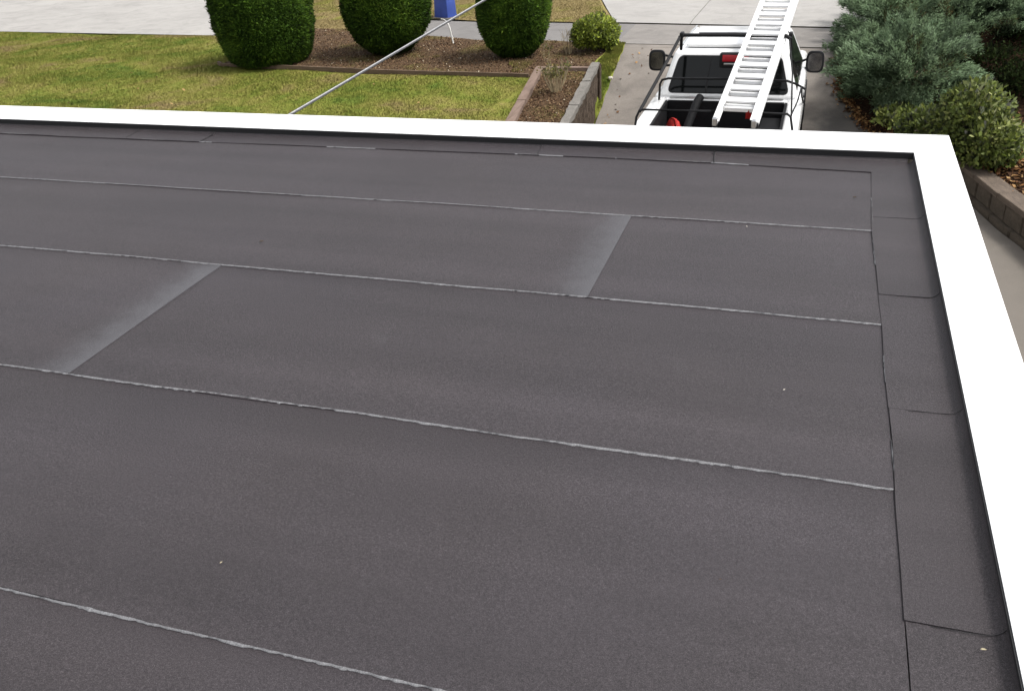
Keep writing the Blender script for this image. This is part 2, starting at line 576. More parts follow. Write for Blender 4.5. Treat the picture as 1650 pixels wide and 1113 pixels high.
# pale apron slabs with a joint between them
apl = interp([(20.3, -4.4), (20.56, -4.5), (22.0, -4.97), (26, -6.2)])
for k, (f0, f1) in enumerate(((apl, lambda y: -2.726 + .02 * (y - 20.4)), (lambda y: -2.714 + .02 * (y - 20.4), lambda y: 7.5))):
    strip('street_apron', np.linspace(0, 1, 14), lambda u: 0, lambda u: 1, 12,
          lambda X, Y: np.zeros(X.shape), M_apron)
    o = bpy.data.objects[('street_apron' if k == 0 else 'street_apron.001')]
    n = len(o.data.vertices); co = np.empty(n * 3, np.float32); o.data.vertices.foreach_get('co', co); co = co.reshape(-1, 3)
    u, v = co[:, 0].copy(), co[:, 1].copy()
    y0 = 20.3; yy = y0 + v * 5.7
    xx = np.array([f0(a) for a in yy]) * (1 - u) + np.array([f1(a) for a in yy]) * u
    start = np.array([joint1(a) + .05 for a in xx])
    yy2 = start + v * (26 - start)
    co = np.stack([xx, yy2, np.full(n, LZ + .03 - .02 * (v < .001))], -1).astype(np.float32)
    o.data.vertices.foreach_set('co', co.ravel()); o.data.update()
strip('street', np.linspace(-60, 60, 40), lambda x: 26.0, lambda x: 34.0, 4, lambda X, Y: np.full(X.shape, LZ + .004), M_street, 'X')
strip('concrete_forecourt', np.linspace(-30, -12.3, 60), interp([(-30, 19.95), (-20.72, 19.37), (-17.1, 19.13), (-13.86, 18.93), (-12.3, 18.85)]),
      lambda x: float(np.interp(x, [-16.2, -14.3, -13.6, -12.3], [25.9, 22.36, 21.2, 18.95])), 10, lambda X, Y: LZ + .012 + bumpy(X, Y, .006, 1.0), M_apron, 'X')

# lawn, beds, verge
edge_y = interp([(-30, 19.9), (-20.72, 19.33), (-17.1, 19.09), (-13.86, 18.89), (-12.15, 18.8), (-11.62, 18.7), (-11.58, 15.9), (-11.45, 15.79), (-7.93, 15.43), (-4.89, 15.24), (-4.6, 15.22)])
pl_l = lambda y: np.interp(y, [12.17, 15.42], [-4.19, -4.74])       # outer left line of the planter
h_lawn = lambda X, Y: LZ + bumpy(X, Y, .018, 1.4, 5)
strip('lawn', np.linspace(-30, -4.62, 110), lambda x: 5.7 if x < -4.7 else 14.5, edge_y, 30, h_lawn, M_lawn, 'X')
strip('lawn', np.concatenate([np.linspace(5.7, 15.25, 30)]), lambda y: -4.72, lambda y: pl_l(max(y, 12.17)), 4, lambda X, Y: h_lawn(X, Y) + .003, M_lawn)
bed_back = interp([(-12.1, 19.7), (-11.44, 19.7), (-10.0, 19.66), (-9.6, 19.12), (-8.27, 18.9), (-6.94, 18.48), (-5.42, 18.40), (-4.64, 18.22), (-3.9, 18.18)])
h_bed = lambda X, Y: LZ + .025 + bumpy(X, Y, .02, 3, 6)
strip('mulch_bed', np.linspace(-11.56, -4.7, 60), lambda x: edge_y(x) + .03, bed_back, 24, h_bed, M_mulch, 'X')
strip('mulch_bed', np.linspace(-4.7, -3.86, 12), lambda x: 15.5, bed_back, 16, h_bed, M_mulch, 'X')
h_sl = lambda X, Y: zd(Y) + (LZ + .03 - zd(Y)) * np.clip((drive_l(Y) - X) / .27, 0, 1) + .012
strip('grass_slope', np.linspace(14.5, 18.2, 50), lambda y: drive_l(y) - .27 if y > 15.75 else float(np.interp(y, [14.4, 15.75], [-3.57, -3.71])), lambda y: drive_l(y) + .01, 6,
      lambda X, Y: np.where(Y < 15.3, .015, h_sl(X, Y)), M_lawn, wob=.02)
strip('verge', np.linspace(-16.1, -4.5, 60), lambda x: interp([(-16.1, 25.7), (-14.3, 22.3), (-13.6, 21.1), (-12.3, 18.9), (-11.62, 18.75), (-11.5, 19.7), (-10.0, 19.7), (-9.6, 21.0), (-8.89, 20.95), (-7.69, 20.69), (-5.11, 20.49), (-4.45, 20.45)])(x),
      lambda x: 25.95 if x < -6.2 else float(np.interp(x, [-6.2, -4.97, -4.5], [25.95, 22.05, 20.65])) + .06, 14, lambda X, Y: LZ + .02 + bumpy(X, Y, .015, 2), M_verge, 'X')


def scatter_grass(name, n, xr, yr, inside, hf, mat, hgt=(.012, .032), wid=.012, seed=1):
    r = np.random.default_rng(seed)
    x = r.uniform(*xr, n); y = r.uniform(*yr, n)
    m = inside(x, y); x, y = x[m], y[m]; n = len(x)
    z = hf(x, y)
    P = np.stack([x, y, z], -1)
    a = r.uniform(0, 2 * np.pi, n); h = r.uniform(*hgt, n) * (1 + .35 * lump(P[:, :2], 3, 11))
    d = np.stack([np.cos(a), np.sin(a), np.zeros(n)], -1) * wid * .5
    la = r.uniform(0, 2 * np.pi, n); lean = np.stack([np.cos(la), np.sin(la), np.zeros(n)], -1) * (h * r.uniform(.1, .9, n))[:, None]
    T = P + lean + np.array([0, 0, 1]) * h[:, None]
    V = np.stack([P - d, P + d, T], 1).reshape(-1, 3)
    tint = np.repeat(r.uniform(0, 1, n), 3)
    o = np_mesh(name, V, np.arange(3 * n).reshape(-1, 3), mat, tint=tint)
    return tag(o, kind='stuff')


tag(scatter_grass('lawn_grass', 300000, (-22, -4.2), (11.0, 19.4),
    lambda x, y: (y < edge_y(x) - .02) & (x < pl_l(np.clip(y, 12.17, 15.4)) - .02) & (x > -10.2 - (y - 9) * 1.25), h_lawn, M_blade, seed=2),
    'short yellowing green grass of the front lawn below the roof edge', 'grass')
tag(scatter_grass('slope_grass', 26000, (-4.0, -3.45), (14.6, 18.2),
    lambda x, y: (x < drive_l(y) + .015 * np.sin(y * 9)) & (x > np.where(y > 15.75, drive_l(y) - .25, np.interp(y, [14.4, 15.75], [-3.53, -3.66]))), lambda x, y: np.where(y < 15.3, .015, h_sl(x, y)), M_blade, (.012, .035), seed=3),
    'narrow strip of grass sloping along the driveway edge', 'grass')
tag(scatter_grass('verge_grass', 90000, (-16, -4.5), (19.0, 25),
    lambda x, y: (y > np.interp(x, [-16.1, -14.3, -13.6, -12.3, -11.62, -11.5, -10.0, -9.6, -8.89, -7.69, -5.11, -4.45], [25.7, 22.3, 21.1, 18.95, 18.8, 19.75, 19.7, 21.0, 20.95, 20.69, 20.49, 20.45])) & (x < apl(y) - .03),
    lambda x, y: LZ + .02 + bumpy(x, y, .015, 2), M_vblade, seed=4), 'dry yellow verge grass between the path and the street', 'grass')


def scatter_chips(name, n, x, y, z, mat, size=(.012, .035), seed=1, tilt=.5, hi=.93):
    r = np.random.default_rng(seed)
    n = len(x)
    P = np.stack([x, y, z + r.uniform(.004, .02, n)], -1)
    a = r.uniform(0, 2 * np.pi, n)
    u = np.stack([np.cos(a), np.sin(a), r.normal(0, tilt, n)], -1); u /= np.linalg.norm(u, axis=1)[:, None]
    w = np.stack([-np.sin(a), np.cos(a), r.normal(0, tilt, n)], -1); w /= np.linalg.norm(w, axis=1)[:, None]
    s = r.uniform(*size, n)[:, None]; asp = r.uniform(.25, .8, n)[:, None]
    V = np.stack([P - u * s, P + w * s * asp, P + u * s, P - w * s * asp], 1).reshape(-1, 3)
    t = r.uniform(0, hi, n); t[r.uniform(0, 1, n) > .985] = 1.0
    return tag(np_mesh(name, V, np.arange(4 * n).reshape(-1, 4), mat, tint=np.repeat(t, 4)), kind='stuff')


r_ = np.random.default_rng(21)
x = r_.uniform(-11.5, -3.9, 26000); y = r_.uniform(15.2, 19.8, 26000)
m = (y > np.where(x < -4.75, edge_y(x) + .05, 15.75)) & (y < bed_back(x) - .03)
x, y = x[m], y[m]
tag(scatter_chips('bark_chips', 0, x, y, h_bed(x, y), M_chip, (.009, .025), seed=5, hi=.88), 'loose brown bark chips and dry leaves over the planting bed', 'bark chips')
mb_x, mb_y = x, y
m = (lump(np.stack([x, y], -1), 2.2, 31) > .15) & (x > -9) & (x < -5.2)
tag(scatter_grass('bed_weeds', 40000, (-8.6, -5.0), (15.3, 18.3), lambda x, y: (y > edge_y(np.minimum(x, -4.9)) + .08) & (y < bed_back(x) - .1) & (lump(np.stack([x, y], -1), 2.2, 31) > .28),
    h_bed, M_vblade, (.015, .04), seed=6), 'thin dry weeds growing over the bark of the planting bed', 'weeds')

y = np.concatenate([r_.uniform(11, 15, 40), r_.uniform(14.8, 18, 30)]); x = np.concatenate([r_.uniform(-13, -5, 40), -3.45 + r_.exponential(.22, 30)])
tag(scatter_chips('stray_leaves', 0, x, y, np.where(x < -4.5, LZ + .03, zd(y) + .004), M_litter, (.02, .04), seed=19, hi=1.2), 'few stray dry leaves on the lawn and along the driveway edge', 'fallen leaves')

# right bank: soil behind the block wall, rising to the right
bank_l = interp([(7, 3.3), (10.56, 2.62), (11.09, 2.42), (11.84, 2.22), (12.8, 1.9), (13.8, 1.45), (14.95, 1.0), (15.4, .80), (16.2, .53), (17.2, .43), (19, .41)])


def h_bank(X, Y):
    b = bank_l(Y)
    base = np.where(Y < 13.2, .33, .33 + (zd(Y) + .02 - .33) * np.clip((Y - 13.2) / 1.6, 0, 1))
    return base + np.clip((X - b) * .22, 0, .9) + bumpy(X, Y, .03, 2.5, 8)


t = NT('shade_dark_soil', .95, .03)  # dark soil, colour lowered further for the deep shade under the juniper
n1 = t.noise(22, 5, .7)
t.color(t.ramp(n1, [(.3, (.008, .005, .004)), (.55, (.026, .015, .010)), (.75, (.06, .034, .018))])).bump(n1, .8, .03)
M_banksoil = t.m
strip('soil_bank', np.linspace(6.0, 19.6, 60), lambda y: bank_l(y) - (.0 if y < 13.6 else .12), lambda y: 12.0, 40, h_bank, M_banksoil)
y = r_.uniform(9.5, 15, 4500); x = bank_l(y) + r_.exponential(.8, 4500)
tag(scatter_chips('leaf_litter', 0, x, y, h_bank(x, y), M_litter, (.02, .05), seed=6, hi=1.0), 'brown fallen leaves lying on the soil bank behind the block wall', 'fallen leaves')
y = r_.uniform(14.3, 17.4, 2600); x = bank_l(y) - .07 + r_.normal(0, .085, 2600)
tag(scatter_chips('leaf_litter', 0, x, y, np.maximum(zd(y), h_bank(x, y) - .04) + .01, M_litter, (.02, .045), seed=8, hi=1.15), 'line of orange brown fallen leaves along the driveway edge below the juniper', 'fallen leaves')

# ------------------------------------------------------------------ the house with the flat roof
RZ = 2.70
house = empty('flat_roof_house', (-4.0, 1.5, 0), 'flat roofed house with charcoal felt roof and white metal edge caps', 'house')
mb = MB()
mb.box((-4.2, 1.3, 1.28), (9.46, 7.7, 2.6))
mb.build('wall', M_wall, house)
mb = MB(); mb.box((-4.2, 1.3, 2.632), (9.6, 7.86, .1)); mb.build('roof_deck', M_wall, house)

XI, YI = .525, 5.055                    # inner line of the cap
XO, YO = .71, 5.285                     # outer line
ZI, ZO = 2.752, 2.785
S = [(-2.9), .24, 1.2, 2.15, 3.13, 4.03, 5.03]


def sheet(x0, x1, y0, y1, k, mat, lapend=False):
    """one roll of felt: its near edge lies on the next roll, its far edge below the roll beyond"""
    ox = x1 if lapend else x0
    nx, ny = max(8, int((x1 - x0) / .06)), 16
    tx = np.linspace(x0, x1, nx + 1); ty = np.linspace(0, 1, ny + 1)
    r = np.random.default_rng(40 + k)
    e0 = .006 * lump(tx[:, None] + k * 7.3, 2.3, 50 + k)           # wavering near edge
    X = np.repeat(tx[:, None], ny + 1, 1)
    Y = (y0 + e0)[:, None] * (1 - ty) + (y1 + .05) * ty
    P = np.stack([X.ravel(), Y.ravel()], -1)
    Z = RZ + .0035 * (1 - ty)[None] + .0025 * lump(P, 3.0, 60 + k).reshape(X.shape) * (np.sin(np.pi * ty) ** .5)[None]
    if lapend:
        Z = Z + .0025 * np.clip(1 - (x1 - X) / .12, 0, 1)
    V = np.stack([X - ox, Y, Z], -1)
    top = V.reshape(-1, 3)
    i = np.arange(nx)[:, None] * (ny + 1) + np.arange(ny)[None]
    F = np.stack([i, i + ny + 1, i + ny + 2, i + 1], -1).reshape(-1, 4)
    # skirts: near edge and both ends go 8 mm down
    n0 = len(top)
    near = V[:, 0].copy(); near[:, 2] -= .009
    left = V[0].copy(); left[:, 2] -= .009
    right = V[-1].copy(); right[:, 2] -= .009
    VV = np.concatenate([top, near, left, right])
    F2 = [(n0 + a, n0 + a + 1, (a + 1) * (ny + 1), a * (ny + 1)) for a in range(nx)]
    F3 = [(n0 + nx + 1 + a + 1, n0 + nx + 1 + a, a, a + 1) for a in range(ny)]
    b = n0 + nx + 1 + ny + 1
    F4 = [(b + a, b + a + 1, nx * (ny + 1) + a + 1, nx * (ny + 1) + a) for a in range(ny)]
    o = np_mesh('membrane_sheet', VV, np.concatenate([F, F2, F3, F4]), mat, smooth=35)
    o.parent = house
    o.location = Vector((ox, 0, 0)) - house.location
    return o


XL, XR = -8.8, .315
sheet(XL, XR, S[0] + .0, S[0] + 1.05, 0, M_mem)
sheet(XL, XR, -1.75, -.72, 7, M_mem)
sheet(XL, XR, -.74, S[1], 8, M_mem)
sheet(XL, XR, S[1], S[2], 1, M_mem)
sheet(XL, XR, S[2], S[3], 2, M_mem)
sheet(XL, -2.49, S[3], S[4], 3, M_lap, True)
sheet(-2.50, XR, S[3], S[4], 4, M_mem)
sheet(XL, -.785, S[4], S[5], 5, M_lap, True)
sheet(-.795, XR, S[4], S[5], 6, M_mem)
sheet(XL, XR, S[5], 4.98, 9, M_mem)


def bead(pts, w, name='seam_bead', seed=1, gaps=0.0, z=.0075, mat=None):
    """irregular raised line of bitumen bled out along a seam"""
    pts = np.array(pts, float)
    d = np.linalg.norm(np.diff(pts, axis=0), axis=1); s = np.concatenate([[0], np.cumsum(d)])
    n = int(s[-1] / .008)
    q = np.linspace(0, s[-1], n)
    P = np.stack([np.interp(q, s, pts[:, 0]), np.interp(q, s, pts[:, 1])], -1)
    T = np.gradient(P, axis=0); T /= np.linalg.norm(T, axis=1)[:, None]
    N = np.stack([-T[:, 1], T[:, 0]], -1)
    r = np.random.default_rng(seed)
    jit = np.convolve(r.normal(0, 1, n), np.ones(3) / 3, 'same')
    P = P + N * (.0035 * lump(q[:, None], 4.0, seed) + .0009 * jit)[:, None]
    ww = w * np.clip(.75 + .35 * lump(q[:, None], 9, seed + 1) + .50 * np.convolve(r.normal(0, 1, n), np.ones(2) / 2, 'same'), .05, 1.9)
    if gaps: ww = np.where(lump(q[:, None], 5, seed + 2) > gaps, ww, 0.0)
    L, R = P - N * ww[:, None] / 2, P + N * ww[:, None] / 2
    zz = RZ + z
    V = np.concatenate([np.c_[L, np.full(n, zz - .006)], np.c_[P, np.full(n, zz)], np.c_[R, np.full(n, zz - .006)]])
    i = np.arange(n - 1)
    keep = (ww[:-1] > 0) & (ww[1:] > 0)
    i = i[keep]
    F = np.concatenate([np.stack([i, i + 1, i + n + 1, i + n], -1), np.stack([i + n, i + n + 1, i + 2 * n + 1, i + 2 * n], -1)])
    o = np_mesh(name, V, F, mat or M_bead, house, smooth=180)
    return o


bead([(XL, 1.197), (-1.3, 1.197), (.31, 1.197)], .0078, seed=3)
bead([(XL, 2.145), (-2.49, 2.147), (-1.32, 2.152), (-.45, 2.148), (.312, 2.143)], .0078, seed=4)
bead([(XL, 3.125), (-2.49, 3.126), (-.78, 3.13), (.31, 3.122)], .0060, seed=5)
bead([(XL, 4.022), (-1.83, 4.035), (.30, 4.024)], .0036, seed=6, gaps=-.9)
bead([(XL, 4.855), (-3.78, 4.862), (-1.5, 4.885), (-.5, 4.88), (.31, 4.835)], .0042, seed=7, gaps=.28, z=.0086)
bead([(-1.5, 4.885), (-.5, 4.88), (.31, 4.835)], .0042, seed=17, gaps=-.05, z=.0086)
bead([(.312, 4.83), (.300, 4.03), (.311, 3.12), (.316, 2.14), (.319, 1.0)], .0045, seed=8, gaps=.30, z=.0086)
bead([(.306, 4.45), (.302, 4.12)], .0055, seed=18, gaps=-.2, z=.0086)
bead([(XL, .237), (.31, .237)], .011, seed=9)


def upstand(axis, a0, a1, k, mat, low=False):
    """felt strip: flat on the roof, then coved up under the cap; a runs along it"""
    na = max(6, int((a1 - a0) / .05))
    A = np.linspace(a0, a1, na + 1)
    off = (XI - .003) if axis == 'Y' else (YI - .012)               # vertical face
    prof = []
    z0 = RZ + (.0060 if low else .0069)
    rC = .038 if axis == 'Y' else .028
    fl = (off - rC)
    st = (.310 if axis == 'Y' else 4.86)
    for q in np.linspace(0, 1, 9): prof.append((st + (fl - st) * q, z0))
    for q in np.linspace(0, math.pi / 2, 7)[1:]: prof.append((fl + rC * math.sin(q), z0 + rC * (1 - math.cos(q))))
    prof.append((off, ZI - (.005 if axis == 'Y' else .004)))
    prof = np.array(prof)
    Pn = len(prof)
    C = np.repeat(prof[None, :, 0], na + 1, 0); Z = np.repeat(prof[None, :, 1], na + 1, 0)
    edge = .005 * lump(A[:, None] * 1.0, 3.0, 80 + k)
    if axis == 'X':                                                  # far strip follows the drawn line of the seam
        base = np.interp(A, [-9, -3.78, -1.5, -.5, .31, .6], [4.855, 4.862, 4.885, 4.88, 4.835, 4.83]) - 4.86
        edge = edge + base
    else:
        edge = edge + np.interp(A, [-3, 1, 2.14, 3.12, 4.03, 4.83], [.010, .009, .006, .001, -.010, .002])
    C[:, :4] += edge[:, None] * np.array([1, .8, .5, .25])[None]
    Pp = np.stack([C.ravel(), np.repeat(A, Pn)], -1)
    Z[:, :9] += (.0016 * lump(Pp, 5, 90 + k).reshape(Z.shape))[:, :9]
    # the ends of the strips sit a little higher, where they lap the next one
    Z[:, :9] += .0009 * np.clip(1 - (A - a0) / .06, 0, 1)[:, None]
    AA = np.repeat(A[:, None], Pn, 1)
    V = np.stack([C, AA, Z], -1) if axis == 'Y' else np.stack([AA, C, Z], -1)
    top = V.reshape(-1, 3)
    i = np.arange(na)[:, None] * Pn + np.arange(Pn - 1)[None]
    F = np.stack([i, i + 1, i + Pn + 1, i + Pn], -1).reshape(-1, 4)
    n0 = len(top)
    sk = V[:, 0].copy(); sk[:, 2] -= .012
    sk2 = V[0].copy(); sk2[:, 2] -= .006
    if axis == 'Y': sk2[:, 1] += 0.0
    F2 = [(n0 + a, a * Pn, (a + 1) * Pn, n0 + a + 1) for a in range(na)]
    b = n0 + na + 1
    F3 = [(b + a, b + a + 1, a + 1, a) for a in range(Pn - 1)]
    VV = np.concatenate([top, sk, sk2])
    FF = np.concatenate([F, F2, F3])
    if axis == 'X': FF = FF[:, ::-1]
    return np_mesh('membrane_upstand', VV, FF, mat, house, smooth=40)


ys = [-2.9, -1.2, -.25, .70, 1.655, 2.557, 3.37, 4.19, 4.99]
for k in range(len(ys) - 1):
    upstand('Y', ys[k], ys[k + 1] + (.0 if k == len(ys) - 2 else -.001), k, M_upst, k % 2)
xs = [-8.8, -6.4, -4.43, -3.82, -1.525, -.51, .50]
for k in range(len(xs) - 1):
    upstand('X', xs[k], xs[k + 1] - .001, 20 + k, M_upst, k % 2)
# dark open laps: bitumen line where each strip meets the next
for k in range(1, len(ys) - 1):
    mb = MB()
    yv = ys[k]
    pr = [(.37, RZ + .0076), (.43, RZ + .0080), (.484, RZ + .0084)] + [(.484 + .038 * math.sin(q), RZ + .0084 + .038 * (1 - math.cos(q))) for q in (.3, .6, .9, 1.2)]
    mb.tube([(a, yv - .002 + .004 * math.sin(17 * a + k), z) for a, z in pr], .0007, 5)
    mb.build('lap_line', M_black, house, 180)
for k in range(2, len(xs) - 1):
    mb = MB()
    mb.tube([(xs[k] + .015, 4.875, RZ + .0100), (xs[k] + .006, 4.95, RZ + .0104), (xs[k], 5.01, RZ + .012), (xs[k] - .003, 5.035, RZ + .026)], .0012 if k < 5 else .0026, 5)
    mb.build('lap_line', M_black, house, 180)
# black bitumen strip, its colour carrying the shade under the cap, then the mitred white metal caps
mb = MB(); mb.box(((XL + XI) / 2 - .006, YI + .004, RZ + .0335), (XI - XL + .01, .040, .035)); mb.box((XI + .012, (YI - 3.0) / 2 - .0, RZ + .032), (.032, YI + 3.0 - .04, .030))
mb.build('edge_shade_strip', M_black, house)


def cap(name, quad_in, quad_out):
    """quad_in/out: the two ends (x,y) of the inner and outer line"""
    (a0, a1), (b0, b1) = quad_in, quad_out
    mb = MB(); bm = mb.bm
    nrm = Vector((0, 1, 0)) if name == 'far' else Vector((1, 0, 0))
    rows = []
    sect = [(0.0, ZI - .004), (0.0, ZI - .001), (.02, ZI + .0005), (.97, ZO - .001), (1.0, ZO - .006), (1.0, ZO - .13), (.985, ZO - .13), (.985, ZO - .02), (.02, ZI - .004)]
    for t_, z in sect:
        p0 = Vector((a0[0] + (b0[0] - a0[0]) * t_, a0[1] + (b0[1] - a0[1]) * t_, z))
        p1 = Vector((a1[0] + (b1[0] - a1[0]) * t_, a1[1] + (b1[1] - a1[1]) * t_, z))
        rows.append([bm.verts.new(p0.lerp(p1, q / 24)) for q in range(25)])
    for i in range(len(rows)):
        j = (i + 1) % len(rows)
        for q in range(24):
            bm.faces.new((rows[i][q], rows[i][q + 1], rows[j][q + 1], rows[j][q]))
    bm.faces.new([r[0] for r in rows]); bm.faces.new([r[-1] for r in rows][::-1])
    return mb.build('metal_cap', M_cap, house, 30)


g = .0012
cap('far', ((XL, YI), (XI - g, YI)), ((XL, YO), (XO - g, YO)))
cap('right', ((XI, YI - g), (XI, -3.0)), ((XO, YO - g), (XO, -3.0)))

# specks lying on the felt
def fleck(x, y, z, s, rot, label, mat, name='dry_leaf', cat='leaf'):
    mb = MB()
    R = Matrix.Rotation(rot, 3, 'Z')
    pts = [(-1, 0, .05), (-.4, .38, .22), (.3, .34, .28), (1, 0, .1), (.3, -.3, .24), (-.4, -.34, .2)]
    vs = [mb.bm.verts.new(Vector((x, y, z)) + R @ (Vector(p) * s)) for p in pts]
    lo = [mb.bm.verts.new(v.co - Vector((0, 0, s * .2))) for v in vs]
    mb.bm.faces.new(vs); mb.bm.faces.new(lo[::-1])
    for i in range(6): mb.bm.faces.new((vs[i], lo[i], lo[(i + 1) % 6], vs[(i + 1) % 6]))
    return tag(mb.build(name, mat), label, cat)


fleck(.47, 1.60, RZ + .016, .0065, .1, 'small pale dry leaf on the felt edge strip at lower right', M_dryleaf)
fleck(-1.35, 1.42, RZ + .009, .0040, 1.2, 'tiny pale fleck on the felt near the lowest visible seam', M_dryleaf, 'fleck', 'fleck')
fleck(0.0, 2.59, RZ + .009, .0045, .7, 'tiny white fleck on the felt left of the right edge strip', M_stone, 'fleck', 'fleck')
fleck(-.24, 3.97, RZ + .010, .0055, 2.2, 'small white fleck just below the second seam from the far edge', M_stone, 'fleck', 'fleck')
fleck(-2.45, 3.40, RZ + .008, .0110, .3, 'small greyish scrap lying on the felt left of the middle', M_bark, 'fleck', 'fleck')
fleck(-.10, 1.68, RZ + .009, .0035, .3, 'tiny fleck on the bare felt in the lower right part', M_bark, 'fleck', 'fleck')
fleck(.23, 4.44, RZ + .008, .009, .2, 'pale scuffed scrap near the far right corner of the felt', M_bark, 'fleck', 'fleck')

# ------------------------------------------------------------------ planter, edging, pipe, cable, blue box
pl = empty('planter', (-4.0, 13.9, 0), 'raised stone planter with brown timber rails beside the sloping driveway', 'planter')
PT = .85


def beam(p0, p1, w, z0, z1, name, mat, parent, bev=.012, rough=0.0, seed=0):
    p0, p1 = Vector((*p0, 0)), Vector((*p1, 0))
    d = (p1 - p0); L = d.length; d.normalize(); s = Vector((-d.y, d.x, 0))
    mb = MB()
    n = max(2, int(L / .12))
    rows = []
    r = random.Random(seed)
    for i in range(n + 1):
        c = p0 + d * L * i / n
        j = lambda: r.uniform(-rough, rough)
        rows.append([mb.bm.verts.new(c + s * (-w / 2 + j()) + Vector((0, 0, z0))), mb.bm.verts.new(c + s * (w / 2 + j()) + Vector((0, 0, z0))),
                     mb.bm.verts.new(c + s * (w / 2 + j()) + Vector((0, 0, z1 + j() * .4))), mb.bm.verts.new(c + s * (-w / 2 + j()) + Vector((0, 0, z1 + j() * .4)))])
    for i in range(n):
        for k in range(4):
            mb.bm.faces.new((rows[i][k], rows[i][(k + 1) % 4], rows[i + 1][(k + 1) % 4], rows[i + 1][k]))
    mb.bm.faces.new(rows[0][::-1]); mb.bm.faces.new(rows[-1])
    if bev:
        es = [e for e in mb.bm.edges if len(e.link_faces) == 2 and e.calc_face_angle(0) > .9]
        bmesh.ops.bevel(mb.bm, geom=es, offset=bev, segments=2, affect='EDGES')
    return mb.build(name, mat, parent, 40)


LA, LB = (-4.665, 15.42), (-3.98, 11.2)
RA, RB = (-3.715, 15.69), (-3.20, 11.2)
mid = lambda a, b, t: (a[0] + (b[0] - a[0]) * t, a[1] + (b[1] - a[1]) * t)
beam(LA, mid(LA, LB, .52), .135, .45, PT, 'timber_rail', M_timber, pl, .012, .004, 1)
beam(mid(LA, LB, .523), LB, .135, .45, PT - .003, 'timber_rail', M_timber, pl, .012, .004, 2)
beam((-4.735, 15.45), (-3.79, 15.50), .11, .45, PT - .006, 'timber_rail', M_timber, pl, .012, .004, 3)
for k, (t0, t1) in enumerate(((0, .30), (.304, .62), (.624, 1))):
    beam(mid(RA, RB, t0), mid(RA, RB, t1), .135 + (.012 if k == 1 else 0), PT - .05, PT + .035 - .006 * k, 'capstone', M_kerbst, pl, .014, .012, 10 + k)
# rough wall face below the capstones, with a pier at the far end
mb = MB()
p0, p1 = Vector((*mid(RA, RB, .025), 0)), Vector((*RB, 0))
d = (p1 - p0); L = d.length; d.normalize(); s = Vector((-d.y, d.x, 0))
if s.x < 0: s = -s
nx_, nz_ = 90, 18
grid = []
for i in range(nx_ + 1):
    row = []
    for j in range(nz_ + 1):
        q = np.array([[i * .05, j * .045]])
        off = .045 + .016 * float(lump(q * 1.0, 7, 3)[0]) + .010 * float(lump(q, 19, 4)[0])
        row.append(mb.bm.verts.new(p0 + d * L * i / nx_ + s * off + Vector((0, 0, -.03 + (PT - .025) * j / nz_))))
    grid.append(row)
for i in range(nx_):
    for j in range(nz_):
        mb.bm.faces.new((grid[i][j], grid[i + 1][j], grid[i + 1][j + 1], grid[i][j + 1]))
back = [[mb.bm.verts.new(p0 + d * L * i / nx_ - s * .05 + Vector((0, 0, z))) for z in (-.03, PT - .055)] for i in (0, nx_)]
mb.bm.faces.new((back[0][0], back[0][1], back[1][1], back[1][0]))
mb.build('wall_face', M_rough, pl, 60)
beam((RA[0] + .012, RA[1] + .02), (RA[0] + .022, RA[1] - .13), .15, -.03, PT + .0, 'end_pier', M_rough, pl, .01, .012, 5)
V = []
ny_ = 24
us = np.linspace(0, 1, ny_ + 1)
yy_ = 11.2 + us * 4.25
xl_ = np.interp(yy_, [11.2, 15.42], [-3.98 + .05, -4.665 + .05]); xr_ = np.interp(yy_, [11.2, 15.69], [-3.20 - .05, -3.715 - .05])
tt = np.linspace(0, 1, 9)
Xs = xl_[:, None] * (1 - tt) + xr_[:, None] * tt; Ys = np.repeat(yy_[:, None], 9, 1)
Zs = .775 + bumpy(Xs, Ys, .03, 4, 12)
i = np.arange(ny_)[:, None] * 9 + np.arange(8)[None]
soil = np_mesh('soil', np.stack([Xs, Ys, Zs], -1).reshape(-1, 3), np.stack([i, i + 1, i + 10, i + 9], -1).reshape(-1, 4), M_mulch, pl, smooth=180)
y = r_.uniform(11.3, 15.4, 5200); q = r_.uniform(.03, .97, 5200)
x = np.interp(y, [11.2, 15.42], [-3.93, -4.615]) * (1 - q) + np.interp(y, [11.2, 15.69], [-3.25, -3.765]) * q
o = scatter_chips('loose_bark', 0, x, y, .775 + bumpy(x, y, .03, 4, 12), M_chip, (.009, .024), seed=15, hi=.88)
o.data.transform(Matrix.Translation(-pl.location)); o.parent = pl

ed = empty('bed_edging', (-8.2, 15.5, LZ), 'low brown timber edging between the lawn and the bark bed', 'edging')
ep = [(-11.62, 15.92), (-11.45, 15.785), (-10.1, 15.66), (-8.0, 15.435), (-6.4, 15.335), (-4.80, 15.235)]
for k in range(len(ep) - 1):
    beam(ep[k], mid(ep[k], ep[k + 1], .995), .045, LZ - .05, LZ + .075 - .006 * (k % 2), 'timber_board', M_edge, ed, .006, .005, 30 + k)

mb = MB()
pts = [(-7.31, 18.06, LZ - .02), (-7.36, 18.10, LZ + .18), (-7.40, 18.13, LZ + .34), (-7.45, 18.16, LZ + .42), (-7.53, 18.20, LZ + .465), (-7.62, 18.24, LZ + .475)]
mb.tube(pts, .016, 8, .013)
tag(mb.build('bent_pipe', M_pipe, None, 60), 'thin white bent pipe sticking up from the bark between two round bushes', 'pipe')

cab_ = empty('overhead_cable', (-3.95, 5.25, 2.6), 'pale grey overhead cable running from the roof edge up over the garden', 'cable')
A = Vector((-3.83, 6.10, 2.585)); d_ = Vector((.35, 2.9, .255)).normalized()


def cable_pts(off, n=30):
    return [A + d_ * (36 * q / n) + Vector((0, 0, -.9 * (q / n) * 0)) + Vector(off) for q in range(-1, n + 1)]


